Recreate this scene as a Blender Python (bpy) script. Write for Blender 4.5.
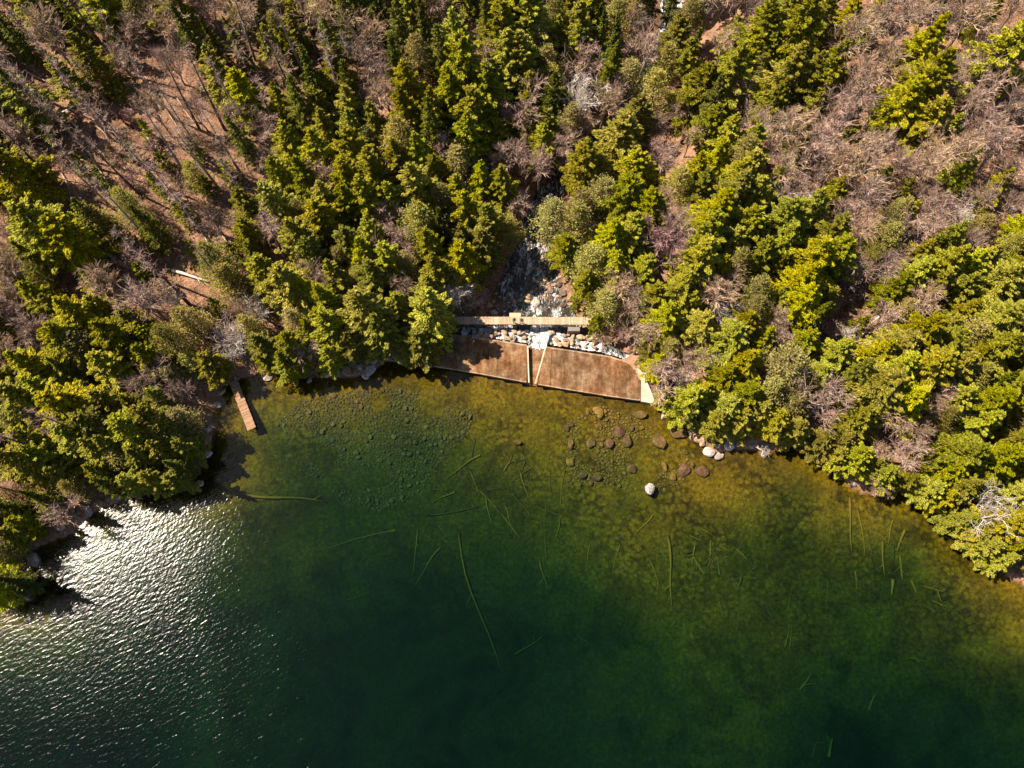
import bpy, bmesh, math, random
import numpy as np
from mathutils import Vector, Matrix

for o in list(bpy.data.objects):
    bpy.data.objects.remove(o)
SC = bpy.context.scene
COL = SC.collection
R = math.radians

# ------------------------------------------------------------------ camera, sky, sun, exposure
F, TILT, ALT = 710.0, R(19.0), 105.0
cam_d = bpy.data.cameras.new("camera")
cam_d.sensor_width = 36.0
cam_d.lens = F * 36.0 / 1024.0
cam_d.clip_start, cam_d.clip_end = 0.5, 5000
cam = bpy.data.objects.new("camera", cam_d)
COL.objects.link(cam)
cam.location = (0, 0, ALT)
cam.rotation_euler = (TILT, 0, 0)
SC.camera = cam

SUN_AZ = math.atan2(-0.935, 0.355)          # clockwise from +Y
SUN_EL = R(52)
world = bpy.data.worlds.new("World")
SC.world = world
world.use_nodes = True
wn = world.node_tree
wn.nodes.clear()
sky = wn.nodes.new("ShaderNodeTexSky")
sky.sky_type = 'NISHITA'
sky.sun_disc = False
sky.sun_elevation = SUN_EL
sky.sun_rotation = SUN_AZ
bg = wn.nodes.new("ShaderNodeBackground")
bg.inputs["Strength"].default_value = 0.055
wo = wn.nodes.new("ShaderNodeOutputWorld")
wn.links.new(sky.outputs[0], bg.inputs[0])
wn.links.new(bg.outputs[0], wo.inputs[0])

sd = bpy.data.lights.new("sun", 'SUN')
sd.energy = 5.0
sd.angle = R(0.5)
sd.color = (1.0, 0.88, 0.72)
sun = bpy.data.objects.new("sun", sd)
COL.objects.link(sun)
S_DIR = Vector((math.sin(SUN_AZ) * math.cos(SUN_EL), math.cos(SUN_AZ) * math.cos(SUN_EL), math.sin(SUN_EL)))
sun.rotation_euler = (-S_DIR).to_track_quat('-Z', 'Y').to_euler()
sun.location = S_DIR * 200

SC.render.engine = 'CYCLES'
SC.view_settings.view_transform = 'Standard'
SC.view_settings.look = 'None'
SC.view_settings.exposure = 1.32
SC.view_settings.gamma = 1.0
SC.view_settings.use_curve_mapping = False
SC.cycles.max_bounces = 6
SC.cycles.diffuse_bounces = 2
SC.cycles.glossy_bounces = 2
SC.cycles.transmission_bounces = 3
SC.cycles.transparent_max_bounces = 12
SC.cycles.volume_bounces = 0
SC.cycles.sample_clamp_indirect = 4

# ------------------------------------------------------------------ where a picture ray meets a height
CT, ST = math.cos(TILT), math.sin(TILT)


def at(u, v, z=0.0):
    x, y = (u - 512.0) / F, (384.0 - v) / F
    d = (x, ST + y * CT, -CT + y * ST)
    k = (z - ALT) / d[2]
    return Vector((d[0] * k, d[1] * k, z))


def depth_of(p):
    return p[1] * ST + (ALT - p[2]) * CT


def to_px(p):
    dz = depth_of(p)
    upc = p[1] * CT + (p[2] - ALT) * ST
    return 512 + F * p[0] / dz, 384 - F * upc / dz


# ------------------------------------------------------------------ object helpers
def tag(o, label=None, cat=None, group=None, kind=None):
    if label: o["label"] = label
    if cat: o["category"] = cat
    if group: o["group"] = group
    if kind: o["kind"] = kind
    return o


def empty(name, loc=(0, 0, 0), rz=0.0):
    o = bpy.data.objects.new(name, None)
    COL.objects.link(o)
    o.empty_display_size = 0.3
    o.location = loc
    o.rotation_euler = (0, 0, rz)
    return o


def fast_mesh(name, V, Fc, mat=None, smooth=False):
    """V (n,3), Fc (m,k) with one k."""
    V = np.asarray(V, dtype=np.float32)
    Fc = np.asarray(Fc, dtype=np.int32)
    me = bpy.data.meshes.new(name)
    me.vertices.add(len(V))
    me.vertices.foreach_set("co", V.ravel())
    m, k = Fc.shape
    me.loops.add(m * k)
    me.loops.foreach_set("vertex_index", Fc.ravel())
    me.polygons.add(m)
    me.polygons.foreach_set("loop_start", np.arange(0, m * k, k, dtype=np.int32))
    me.polygons.foreach_set("use_smooth", np.full(m, smooth))
    me.update(calc_edges=True)
    me.validate()
    if mat: me.materials.append(mat)
    return me


def link(name, me, parent=None, loc=None):
    o = bpy.data.objects.new(name, me)
    COL.objects.link(o)
    if parent: o.parent = parent
    if loc is not None: o.location = loc
    return o


def bm_obj(name, bm, mat, parent=None, smooth=False):
    me = bpy.data.meshes.new(name)
    bmesh.ops.recalc_face_normals(bm, faces=bm.faces)
    bm.to_mesh(me)
    bm.free()
    for p in me.polygons: p.use_smooth = smooth
    me.materials.append(mat)
    return link(name, me, parent)


def prism(bm, pts, z_top, z_bot):
    """closed prism over a polygon; z_top/z_bot a number or a list"""
    n = len(pts)
    zt = z_top if isinstance(z_top, (list, tuple)) else [z_top] * n
    zb = z_bot if isinstance(z_bot, (list, tuple)) else [z_bot] * n
    a = [bm.verts.new((p[0], p[1], z)) for p, z in zip(pts, zt)]
    b = [bm.verts.new((p[0], p[1], z)) for p, z in zip(pts, zb)]
    bm.faces.new(a)
    bm.faces.new(b[::-1])
    for i in range(n):
        j = (i + 1) % n
        bm.faces.new((a[i], b[i], b[j], a[j]))


def box(bm, c, half, axes=None):
    ax = axes or (Vector((1, 0, 0)), Vector((0, 1, 0)), Vector((0, 0, 1)))
    vs = []
    for sx in (-1, 1):
        for sy in (-1, 1):
            for sz in (-1, 1):
                vs.append(bm.verts.new(Vector(c) + ax[0] * half[0] * sx + ax[1] * half[1] * sy + ax[2] * half[2] * sz))
    for f in ((0, 1, 3, 2), (4, 6, 7, 5), (0, 4, 5, 1), (2, 3, 7, 6), (0, 2, 6, 4), (1, 5, 7, 3)):
        bm.faces.new([vs[i] for i in f])


class Sticks:
    """many tapered open prisms in one mesh"""
    def __init__(s): s.V, s.F = [], []

    def seg(s, a, b, ra, rb, k=3):
        a, b = np.asarray(a, float), np.asarray(b, float)
        d = b - a
        L = np.linalg.norm(d)
        if L < 1e-6: return
        d = d / L
        h = np.array((0, 0, 1.0)) if abs(d[2]) < 0.9 else np.array((1.0, 0, 0))
        u = np.cross(d, h); u /= np.linalg.norm(u)
        w = np.cross(d, u)
        n0 = len(s.V)
        for p, r in ((a, ra), (b, rb)):
            for i in range(k):
                t = 2 * math.pi * i / k
                s.V.append(p + (u * math.cos(t) + w * math.sin(t)) * r)
        for i in range(k):
            j = (i + 1) % k
            s.F.append((n0 + i, n0 + j, n0 + k + j, n0 + k + i))

    def path(s, pts, rs, k=6):
        """one connected tube with a closed tip and foot"""
        pts = [np.asarray(p, float) for p in pts]
        n0 = len(s.V)
        for i, p in enumerate(pts):
            d = pts[min(i + 1, len(pts) - 1)] - pts[max(i - 1, 0)]
            d = d / (np.linalg.norm(d) + 1e-9)
            h = np.array((0, 0, 1.0)) if abs(d[2]) < 0.9 else np.array((1.0, 0, 0))
            u = np.cross(d, h); u /= np.linalg.norm(u)
            w = np.cross(d, u)
            for q in range(k):
                t = 2 * math.pi * q / k
                s.V.append(p + (u * math.cos(t) + w * math.sin(t)) * rs[i])
        for i in range(len(pts) - 1):
            for q in range(k):
                j = (q + 1) % k
                s.F.append((n0 + i * k + q, n0 + i * k + j, n0 + (i + 1) * k + j, n0 + (i + 1) * k + q))
        if k == 6:
            for b in (n0, n0 + (len(pts) - 1) * k):
                s.F.append((b, b + 1, b + 2, b + 3))
                s.F.append((b, b + 3, b + 4, b + 5))
        if k == 4:
            for b in (n0, n0 + (len(pts) - 1) * k):
                s.F.append((b, b + 1, b + 2, b + 3))

    def mesh(s, name, mat, smooth=False):
        return fast_mesh(name, np.array(s.V), np.array(s.F), mat, smooth)


# ------------------------------------------------------------------ materials
class NT:
    def __init__(s, name):
        s.m = bpy.data.materials.new(name)
        s.m.use_nodes = True
        s.t = s.m.node_tree
        s.t.nodes.clear()
        s.out = s.t.nodes.new("ShaderNodeOutputMaterial")

    def n(s, typ, **kw):
        nd = s.t.nodes.new("ShaderNode" + typ)
        for k, v in kw.items(): setattr(nd, k, v)
        return nd

    def l(s, a, b): s.t.links.new(a, b)

    def noise(s, scale, detail=3, rough=0.55, vec=None, dist=0.0):
        nd = s.n("TexNoise")
        nd.inputs["Scale"].default_value = scale
        nd.inputs["Detail"].default_value = detail
        nd.inputs["Roughness"].default_value = rough
        nd.inputs["Distortion"].default_value = dist
        if vec is not None: s.l(vec, nd.inputs["Vector"])
        return nd

    def pos(s): return s.n("NewGeometry").outputs["Position"]

    def ramp(s, fac, stops, interp='LINEAR'):
        r = s.n("ValToRGB")
        r.color_ramp.interpolation = interp
        el = r.color_ramp.elements
        while len(el) < len(stops): el.new(0.5)
        for e, (p, c) in zip(el, stops):
            e.position = p
            e.color = (*c, 1) if len(c) == 3 else c
        if fac is not None: s.l(fac, r.inputs[0])
        return r

    def mix(s, fac, a, b, blend='MIX'):
        x = s.n("Mix", data_type='RGBA', blend_type=blend)
        for sock, val in ((x.inputs["Factor"], fac), (x.inputs["A"] if False else x.inputs[6], a), (x.inputs[7], b)):
            if hasattr(val, "is_output"): s.l(val, sock)
            elif isinstance(val, (int, float)): sock.default_value = val
            else: sock.default_value = (*val, 1)
        return x.outputs[2]

    def math(s, op, a, b=0.0, clamp=False):
        x = s.n("Math", operation=op)
        x.use_clamp = clamp
        for sock, val in zip(x.inputs, (a, b)):
            if hasattr(val, "is_output"): s.l(val, sock)
            else: sock.default_value = val
        return x.outputs[0]

    def surf(s, sh): s.l(sh, s.out.inputs["Surface"]); return s.m

    def principled(s, color, rough=0.8, bump=None, bump_d=0.05, bump_s=1.0, spec=0.3):
        p = s.n("BsdfPrincipled")
        if hasattr(color, "is_output"): s.l(color, p.inputs["Base Color"])
        else: p.inputs["Base Color"].default_value = (*color, 1)
        if hasattr(rough, "is_output"): s.l(rough, p.inputs["Roughness"])
        else: p.inputs["Roughness"].default_value = rough
        p.inputs["Specular IOR Level"].default_value = spec
        if bump is not None:
            b = s.n("Bump")
            b.inputs["Strength"].default_value = bump_s
            b.inputs["Distance"].default_value = bump_d
            s.l(bump, b.inputs["Height"])
            s.l(b.outputs[0], p.inputs["Normal"])
        return s.surf(p.outputs[0])


def leaf_mat(name, stops, trans=(0.5, 0.5, 0.05), tr=0.28):
    """needle sprays: colour differs from spray to spray and from tree to tree"""
    t = NT(name)
    g = t.n("NewGeometry")
    oi = t.n("ObjectInfo")
    r = t.ramp(g.outputs["Random Per Island"], stops)
    hsv = t.n("HueSaturation")
    t.l(r.outputs[0], hsv.inputs["Color"])
    t.l(t.math('ADD', t.math('MULTIPLY', oi.outputs["Random"], 0.032), 0.491), hsv.inputs["Hue"])
    v2 = t.math('FRACT', t.math('MULTIPLY', oi.outputs["Random"], 7.31))
    t.l(t.math('ADD', t.math('MULTIPLY', v2, 0.6), 0.70), hsv.inputs["Value"])
    v3 = t.math('FRACT', t.math('MULTIPLY', oi.outputs["Random"], 23.7))
    t.l(t.math('ADD', t.math('MULTIPLY', v3, 0.16), 0.90), hsv.inputs["Saturation"])
    d = t.n("BsdfDiffuse")
    t.l(hsv.outputs[0], d.inputs["Color"])
    tl = t.n("BsdfTranslucent")
    t.l(hsv.outputs[0], tl.inputs["Color"])
    ms = t.n("MixShader")
    ms.inputs[0].default_value = tr + 0.10
    t.l(d.outputs[0], ms.inputs[1])
    t.l(tl.outputs[0], ms.inputs[2])
    gl = t.n("BsdfGlossy")
    gl.inputs["Roughness"].default_value = 0.5
    gl.inputs["Color"].default_value = (0.9, 0.9, 0.85, 1)
    m2 = t.n("MixShader")
    m2.inputs[0].default_value = 0.008
    t.l(ms.outputs[0], m2.inputs[1])
    t.l(gl.outputs[0], m2.inputs[2])
    return t.surf(m2.outputs[0])


def twig_mat(name, stops, vary=0.5):
    t = NT(name)
    g = t.n("NewGeometry")
    oi = t.n("ObjectInfo")
    r = t.ramp(g.outputs["Random Per Island"], stops)
    hsv = t.n("HueSaturation")
    t.l(r.outputs[0], hsv.inputs["Color"])
    v2 = t.math('FRACT', t.math('MULTIPLY', oi.outputs["Random"], 5.7))
    t.l(t.math('ADD', t.math('MULTIPLY', v2, vary), 1 - vary / 2), hsv.inputs["Value"])
    return t.principled(hsv.outputs[0], 0.85, spec=0.15)


def bark_mat(name, dark, light, scale=6):
    t = NT(name)
    n = t.noise(scale, 4, 0.7)
    r = t.ramp(n.outputs[0], [(0.3, dark), (0.7, light)])
    return t.principled(r.outputs[0], 0.9, n.outputs[0], 0.05, 0.6, spec=0.15)


M = {}
M['leaf_bright'] = leaf_mat("needles_yellow_green", [(0.0, (0.065, 0.072, 0.003)), (0.3, (0.215, 0.20, 0.006)), (0.7, (0.38, 0.33, 0.013)), (1.0, (0.50, 0.43, 0.028))])
M['leaf_dark'] = leaf_mat("needles_dark_green", [(0.0, (0.03, 0.04, 0.004)), (0.5, (0.12, 0.125, 0.007)), (1.0, (0.29, 0.265, 0.016))])
M['leaf_olive'] = leaf_mat("foliage_olive", [(0.0, (0.10, 0.082, 0.013)), (0.5, (0.27, 0.22, 0.045)), (1.0, (0.44, 0.36, 0.10))])
M['leaf_young'] = leaf_mat("needles_young_green", [(0.0, (0.06, 0.07, 0.004)), (0.5, (0.17, 0.165, 0.006)), (1.0, (0.32, 0.28, 0.012))])
M['leaf_rust'] = leaf_mat("foliage_rust", [(0.0, (0.12, 0.02, 0.01)), (1.0, (0.33, 0.08, 0.04))], tr=0.1)
M['bark'] = bark_mat("bark_brown", (0.035, 0.025, 0.02), (0.14, 0.10, 0.075))
M['bark_grey'] = bark_mat("bark_grey", (0.12, 0.095, 0.08), (0.33, 0.27, 0.23))
M['bark_pale'] = bark_mat("bark_pale", (0.30, 0.26, 0.23), (0.58, 0.52, 0.47))
M['bark_black'] = bark_mat("bark_dark", (0.03, 0.02, 0.016), (0.15, 0.10, 0.075))
M['twig'] = twig_mat("twigs_mauve", [(0.0, (0.14, 0.078, 0.058)), (0.5, (0.30, 0.19, 0.145)), (1.0, (0.50, 0.365, 0.29))])
M['twig_tan'] = twig_mat("twigs_tan", [(0.0, (0.17, 0.10, 0.055)), (0.5, (0.34, 0.22, 0.135)), (1.0, (0.55, 0.40, 0.27))])
M['twig_red'] = twig_mat("twigs_reddish", [(0.0, (0.15, 0.06, 0.055)), (0.5, (0.27, 0.14, 0.13)), (1.0, (0.42, 0.30, 0.27))])
M['twig_pale'] = twig_mat("twigs_pale", [(0.0, (0.28, 0.22, 0.18)), (0.5, (0.43, 0.36, 0.30)), (1.0, (0.6, 0.53, 0.47))])

# leaf litter on the slopes, lake bed below the water line: one ground sheet
t = NT("ground")
P = t.pos()
big = t.noise(0.055, 3, 0.6, P)
mid = t.noise(0.55, 4, 0.6, P)
fine = t.noise(3.2, 4, 0.7, P)
litter = t.ramp(fine.outputs[0], [(0.28, (0.055, 0.028, 0.016)), (0.45, (0.19, 0.105, 0.064)), (0.6, (0.35, 0.21, 0.135)), (0.75, (0.56, 0.385, 0.27))])
moss = t.ramp(mid.outputs[0], [(0.36, (0.24, 0.23, 0.2)), (0.47, (0.62, 0.6, 0.56)), (0.62, (1.1, 1.08, 1.05))])
land = t.mix(0.85, litter.outputs[0], moss.outputs[0], 'MULTIPLY')
bigr = t.ramp(big.outputs[0], [(0.42, (0, 0, 0)), (0.62, (1, 1, 1))])
land = t.mix(t.math('MULTIPLY', bigr.outputs[0], 0.5), land, (0.36, 0.20, 0.125))
# bed
sep = t.n("SeparateXYZ"); t.l(P, sep.inputs[0])
z = sep.outputs[2]
bn = t.noise(0.28, 5, 0.65, P, 0.6)
bf = t.noise(1.9, 5, 0.72, P)
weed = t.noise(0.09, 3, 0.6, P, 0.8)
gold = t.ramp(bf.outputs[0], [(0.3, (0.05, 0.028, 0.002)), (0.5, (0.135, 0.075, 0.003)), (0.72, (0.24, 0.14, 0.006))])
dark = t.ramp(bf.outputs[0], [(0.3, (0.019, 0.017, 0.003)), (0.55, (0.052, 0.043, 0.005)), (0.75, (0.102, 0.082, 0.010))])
silt_scatter = (0.005, 0.026, 0.024)  # deep silt tone with the water's scattered teal light painted in
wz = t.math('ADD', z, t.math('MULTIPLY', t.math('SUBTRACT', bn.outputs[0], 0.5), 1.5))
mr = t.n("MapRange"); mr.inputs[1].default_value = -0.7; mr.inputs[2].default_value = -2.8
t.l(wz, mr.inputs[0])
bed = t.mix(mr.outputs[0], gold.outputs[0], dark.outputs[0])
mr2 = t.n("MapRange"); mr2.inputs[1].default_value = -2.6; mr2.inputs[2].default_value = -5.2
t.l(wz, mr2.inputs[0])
bed = t.mix(mr2.outputs[0], bed, silt_scatter)
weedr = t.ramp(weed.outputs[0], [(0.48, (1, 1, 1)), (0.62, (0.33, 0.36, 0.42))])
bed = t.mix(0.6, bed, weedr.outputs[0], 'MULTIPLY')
bnr = t.ramp(bn.outputs[0], [(0.36, (0.5, 0.52, 0.5)), (0.56, (1, 1, 1))])
bed = t.mix(0.45, bed, bnr.outputs[0], 'MULTIPLY')
vor = t.n("TexVoronoi"); vor.inputs["Scale"].default_value = 1.7
wob = t.noise(1.4, 3, 0.6, P)
t.l(t.mix(0.28, P, wob.outputs["Color"]), vor.inputs["Vector"])
stn = t.ramp(vor.outputs["Distance"], [(0.22, (1.25, 1.2, 1.1)), (0.5, (0.85, 0.83, 0.8)), (0.62, (0.28, 0.28, 0.28))])
stm = t.noise(0.13, 3, 0.6, P)
stf = t.ramp(stm.outputs[0], [(0.44, (0, 0, 0)), (0.56, (1, 1, 1))])
sdz = t.n("MapRange"); sdz.inputs[1].default_value = -2.9; sdz.inputs[2].default_value = -1.5
t.l(z, sdz.inputs[0])
bed = t.mix(t.math('MULTIPLY', t.math('MULTIPLY', stf.outputs[0], sdz.outputs[0]), 0.7), bed, t.mix(1.0, bed, stn.outputs[0], 'MULTIPLY'))
mr3 = t.n("MapRange"); mr3.inputs[1].default_value = 0.05; mr3.inputs[2].default_value = 0.3
t.l(t.math('ADD', z, t.math('MULTIPLY', t.math('SUBTRACT', bn.outputs[0], 0.5), 0.3)), mr3.inputs[0])
yv = sep.outputs[1]
# the bare stream valley beyond the dam lies below the lake level but is dry: use land there
va = t.n("Attribute"); va.attribute_name = "dry"
island = t.math('MAXIMUM', mr3.outputs[0], va.outputs["Fac"])
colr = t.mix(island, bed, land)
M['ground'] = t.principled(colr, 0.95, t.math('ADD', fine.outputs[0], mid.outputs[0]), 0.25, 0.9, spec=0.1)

# water: a rippled mirror over a clear, green-absorbing body
t = NT("water")
P = t.pos()
mp = t.n("Mapping", vector_type='TEXTURE'); mp.inputs["Rotation"].default_value = (0, 0, R(27)); mp.inputs["Scale"].default_value = (1.7, 0.66, 1)
t.l(P, mp.inputs[0])
w1 = t.noise(1.5, 2, 0.5, mp.outputs[0], 0.5)
mp2 = t.n("Mapping", vector_type='TEXTURE'); mp2.inputs["Rotation"].default_value = (0, 0, R(72)); mp2.inputs["Scale"].default_value = (1.25, 0.7, 1)
t.l(P, mp2.inputs[0])
w2 = t.noise(2.0, 1, 0.5, mp2.outputs[0], 0.3)
cat = t.noise(0.06, 2, 0.5, P)
sx_ = t.n("SeparateXYZ"); t.l(P, sx_.inputs[0])
wind = t.math('ADD', t.math('ADD', sx_.outputs[0], sx_.outputs[1]), t.math('MULTIPLY', t.math('SUBTRACT', cat.outputs[0], 0.5), 34.0))
wm_ = t.n("MapRange"); wm_.interpolation_type = 'SMOOTHSTEP'
wm_.inputs[1].default_value = -46; wm_.inputs[2].default_value = 2; wm_.inputs[3].default_value = 1.0; wm_.inputs[4].default_value = 0.16
t.l(wind, wm_.inputs[0])
amp = wm_
hgt = t.math('MULTIPLY', t.math('ADD', w1.outputs[0], t.math('MULTIPLY', w2.outputs[0], 0.6)), amp.outputs[0])
b = t.n("Bump"); b.inputs["Strength"].default_value = 1.0; b.inputs["Distance"].default_value = 0.039
t.l(hgt, b.inputs["Height"])
fr = t.n("Fresnel"); fr.inputs["IOR"].default_value = 1.333
t.l(b.outputs[0], fr.inputs["Normal"])
gl = t.n("BsdfGlossy"); gl.inputs["Roughness"].default_value = 0.30; gl.distribution = 'BECKMANN'
t.l(b.outputs[0], gl.inputs["Normal"])
t.l(t.math('ADD', t.math('MULTIPLY', amp.outputs[0], 0.20), 0.05), gl.inputs["Roughness"])
tp = t.n("BsdfTransparent")
ms = t.n("MixShader")
t.l(fr.outputs[0], ms.inputs[0]); t.l(tp.outputs[0], ms.inputs[1]); t.l(gl.outputs[0], ms.inputs[2])
ab = t.n("VolumeAbsorption")
ab.inputs["Color"].default_value = (0.06, 0.58, 0.40, 1)
ab.inputs["Density"].default_value = 0.44
t.l(ab.outputs[0], t.out.inputs["Volume"])
M['water'] = t.surf(ms.outputs[0])

# running water: dark where it slides, white where it breaks
def run_mat(name, lo, hi, scale):
    t = NT(name)
    mp = t.n("Mapping", vector_type='TEXTURE'); mp.inputs["Scale"].default_value = (0.7, 1.9, 1); mp.inputs["Rotation"].default_value = (0, 0, R(-8))
    t.l(t.pos(), mp.inputs[0])
    P = mp.outputs[0]
    n1 = t.noise(scale, 4, 0.62, P, 0.8)
    n2 = t.noise(scale * 0.3, 2, 0.5, P)
    f = t.math('ADD', n1.outputs[0], t.math('MULTIPLY', t.math('SUBTRACT', n2.outputs[0], 0.5), 0.5))
    r = t.ramp(f, [(lo, (0.03, 0.028, 0.022)), (lo + 0.06, (0.14, 0.14, 0.13)), (hi, (0.62, 0.62, 0.60))])
    rr = t.ramp(f, [(lo, (0.1, 0.1, 0.1)), (hi, (0.75, 0.75, 0.75))])
    return t.principled(r.outputs[0], rr.outputs[0], n1.outputs[0], 0.18, 0.9, spec=0.5)
M['rapids'] = run_mat("rapid_water", 0.49, 0.72, 1.9)
M['foam'] = run_mat("white_water", 0.34, 0.58, 1.9)


def stone_mat(name, a, bcol, c, scale=1.6):
    t = NT(name)
    tc = t.n("TexCoord")
    oi = t.n("ObjectInfo")
    n = t.noise(scale, 5, 0.7, tc.outputs["Object"])
    r = t.ramp(n.outputs[0], [(0.3, a), (0.5, bcol), (0.72, c)])
    hsv = t.n("HueSaturation")
    t.l(r.outputs[0], hsv.inputs["Color"])
    t.l(t.math('ADD', t.math('MULTIPLY', oi.outputs["Random"], 0.5), 0.7), hsv.inputs["Value"])
    return t.principled(hsv.outputs[0], 0.85, n.outputs[0], 0.08, 0.8, spec=0.2)
M['stone'] = stone_mat("granite", (0.13, 0.10, 0.085), (0.30, 0.245, 0.21), (0.58, 0.50, 0.45))
M['stone_wet'] = stone_mat("wet_brown_stone", (0.04, 0.03, 0.024), (0.12, 0.085, 0.065), (0.27, 0.21, 0.175))
M['stone_tan'] = stone_mat("tan_stone", (0.17, 0.10, 0.055), (0.34, 0.22, 0.13), (0.55, 0.40, 0.27))
M['stone_brown'] = stone_mat("algae_brown_stone", (0.035, 0.021, 0.007), (0.08, 0.048, 0.014), (0.16, 0.10, 0.032))
M['stone_bed'] = stone_mat("lake_bed_stone", (0.035, 0.024, 0.008), (0.09, 0.062, 0.018), (0.18, 0.125, 0.038))
M['stone_gold'] = stone_mat("golden_lake_stone", (0.05, 0.03, 0.006), (0.11, 0.066, 0.011), (0.20, 0.125, 0.025))

# waterline boulder: dry pale cap above, brown wet algae band below
t = NT("waterline_granite")
tc = t.n("TexCoord"); n = t.noise(2.5, 5, 0.7, tc.outputs["Object"])
g = t.n("NewGeometry"); sp = t.n("SeparateXYZ"); t.l(g.outputs["Position"], sp.inputs[0])
mr = t.n("MapRange"); mr.inputs[1].default_value = 0.16; mr.inputs[2].default_value = 0.34
t.l(t.math('ADD', sp.outputs[2], t.math('MULTIPLY', t.math('SUBTRACT', n.outputs[0], 0.5), 0.35)), mr.inputs[0])
wet = t.ramp(n.outputs[0], [(0.3, (0.045, 0.022, 0.01)), (0.7, (0.12, 0.065, 0.03))])
dry = t.ramp(n.outputs[0], [(0.3, (0.16, 0.13, 0.115)), (0.65, (0.42, 0.37, 0.33))])
M['stone_line'] = t.principled(t.mix(mr.outputs[0], wet.outputs[0], dry.outputs[0]), 0.85, n.outputs[0], 0.08, 0.8, spec=0.2)

# stained old concrete with rust-brown algae and paler worn patches
def concrete(name, stops, stain, f=0.7):
    t = NT(name)
    P = t.pos()
    n = t.noise(0.5, 8, 0.76, P, 0.15)
    n2 = t.noise(6, 4, 0.7, P)
    mp = t.n("Mapping"); mp.inputs["Scale"].default_value = (0.55, 0.12, 1); mp.inputs["Rotation"].default_value = (0, 0, R(12))
    t.l(P, mp.inputs[0])
    st = t.noise(1.5, 5, 0.7, mp.outputs[0], 0.2)
    r = t.ramp(n.outputs[0], stops)
    n3 = t.noise(0.16, 3, 0.6, P, 0.3)
    hue = t.ramp(n3.outputs[0], [(0.4, (0.78, 0.84, 0.9)), (0.5, (1, 1, 1)), (0.6, (1.1, 0.95, 0.78))])
    sr = t.ramp(st.outputs[0], [(0.40, (1, 1, 1)), (0.58, stain)])
    c = t.mix(f, r.outputs[0], sr.outputs[0], 'MULTIPLY')
    c = t.mix(f, c, hue.outputs[0], 'MULTIPLY')
    c = t.mix(1.0, c, (1.0, 0.96, 0.84), 'MULTIPLY')
    fr = t.ramp(n2.outputs[0], [(0.3, (0.7, 0.68, 0.66)), (0.6, (1.05, 1.05, 1.05))])
    c = t.mix(0.8, c, fr.outputs[0], 'MULTIPLY')
    return t.principled(c, 0.9, n2.outputs[0], 0.03, 0.6, spec=0.15)
M['dam'] = concrete("stained_concrete", [(0.28, (0.05, 0.025, 0.011)), (0.44, (0.145, 0.08, 0.042)), (0.56, (0.24, 0.15, 0.094)), (0.72, (0.43, 0.32, 0.24))], (0.42, 0.30, 0.18))
M['pale_concrete'] = concrete("pale_concrete", [(0.3, (0.42, 0.32, 0.25)), (0.6, (0.62, 0.52, 0.44))], (0.75, 0.7, 0.62), 0.5)
M['worn_concrete'] = concrete("worn_concrete", [(0.3, (0.17, 0.11, 0.075)), (0.5, (0.33, 0.24, 0.18)), (0.65, (0.55, 0.45, 0.37))], (0.6, 0.52, 0.42), 0.7)
M['grey_concrete'] = concrete("grey_concrete", [(0.3, (0.16, 0.14, 0.13)), (0.6, (0.32, 0.29, 0.27))], (0.7, 0.66, 0.6), 0.6)
M['joint'] = NT("joint_filler").principled((0.03, 0.02, 0.015), 0.95)


def wood(name, a, b):
    t = NT(name)
    tc = t.n("TexCoord")
    g = t.n("NewGeometry")
    n = t.noise(5, 5, 0.7, t.pos(), 0.5)
    r = t.ramp(n.outputs[0], [(0.3, a), (0.7, b)])
    hsv = t.n("HueSaturation")
    t.l(r.outputs[0], hsv.inputs["Color"])
    t.l(t.math('ADD', t.math('MULTIPLY', g.outputs["Random Per Island"], 0.5), 0.72), hsv.inputs["Value"])
    return t.principled(hsv.outputs[0], 0.85, n.outputs[0], 0.02, 0.5, spec=0.15)
M['deck'] = wood("weathered_deck_wood", (0.30, 0.19, 0.115), (0.52, 0.36, 0.25))
M['jetty_wood'] = wood("brown_jetty_wood", (0.19, 0.105, 0.06), (0.38, 0.23, 0.14))
M['beam'] = wood("dark_beam_wood", (0.09, 0.06, 0.04), (0.2, 0.14, 0.10))
M['log_pale'] = wood("bleached_log", (0.42, 0.35, 0.29), (0.7, 0.62, 0.55))
M['log_brown'] = wood("brown_log", (0.27, 0.18, 0.12), (0.54, 0.41, 0.31))
M['log_sunk'] = wood("sunken_log", (0.08, 0.045, 0.005), (0.21, 0.125, 0.012))
M['log_sunk_dim'] = wood("sunken_log_dark", (0.035, 0.028, 0.008), (0.08, 0.062, 0.016))

# ------------------------------------------------------------------ terrain
rng = np.random.default_rng(7)
SHORE_PX = [(-420, 690), (-200, 640), (-90, 618), (-30, 606), (8, 606), (34, 602), (32, 580), (22, 560), (38, 548), (74, 533), (95, 512), (125, 500), (150, 494), (180, 488),
            (200, 476), (210, 450), (214, 425), (214, 402), (224, 386), (244, 378), (268, 374), (300, 380), (330, 377), (352, 379),
            (372, 373), (384, 362), (432, 366.5), (527, 383.5), (537, 385), (600, 396), (652, 403.5), (668, 414), (684, 424), (697, 436), (716, 455), (730, 450), (765, 452),
            (798, 447), (815, 455), (835, 470), (850, 487), (866, 493), (885, 490), (905, 495), (925, 505), (945, 521), (962, 541), (985, 561), (1012, 580), (1060, 600), (1180, 660), (1500, 800)]
SH = np.array([[*at(u, v).xy] for u, v in SHORE_PX])
LAKE = np.vstack([SH, [[700, -700], [-700, -700]]])


def seg_dist(px, py, A, B):
    d = B - A
    L2 = (d ** 2).sum()
    tt = np.clip(((px - A[0]) * d[0] + (py - A[1]) * d[1]) / L2, 0, 1)
    return np.hypot(px - A[0] - tt * d[0], py - A[1] - tt * d[1]), tt


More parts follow.
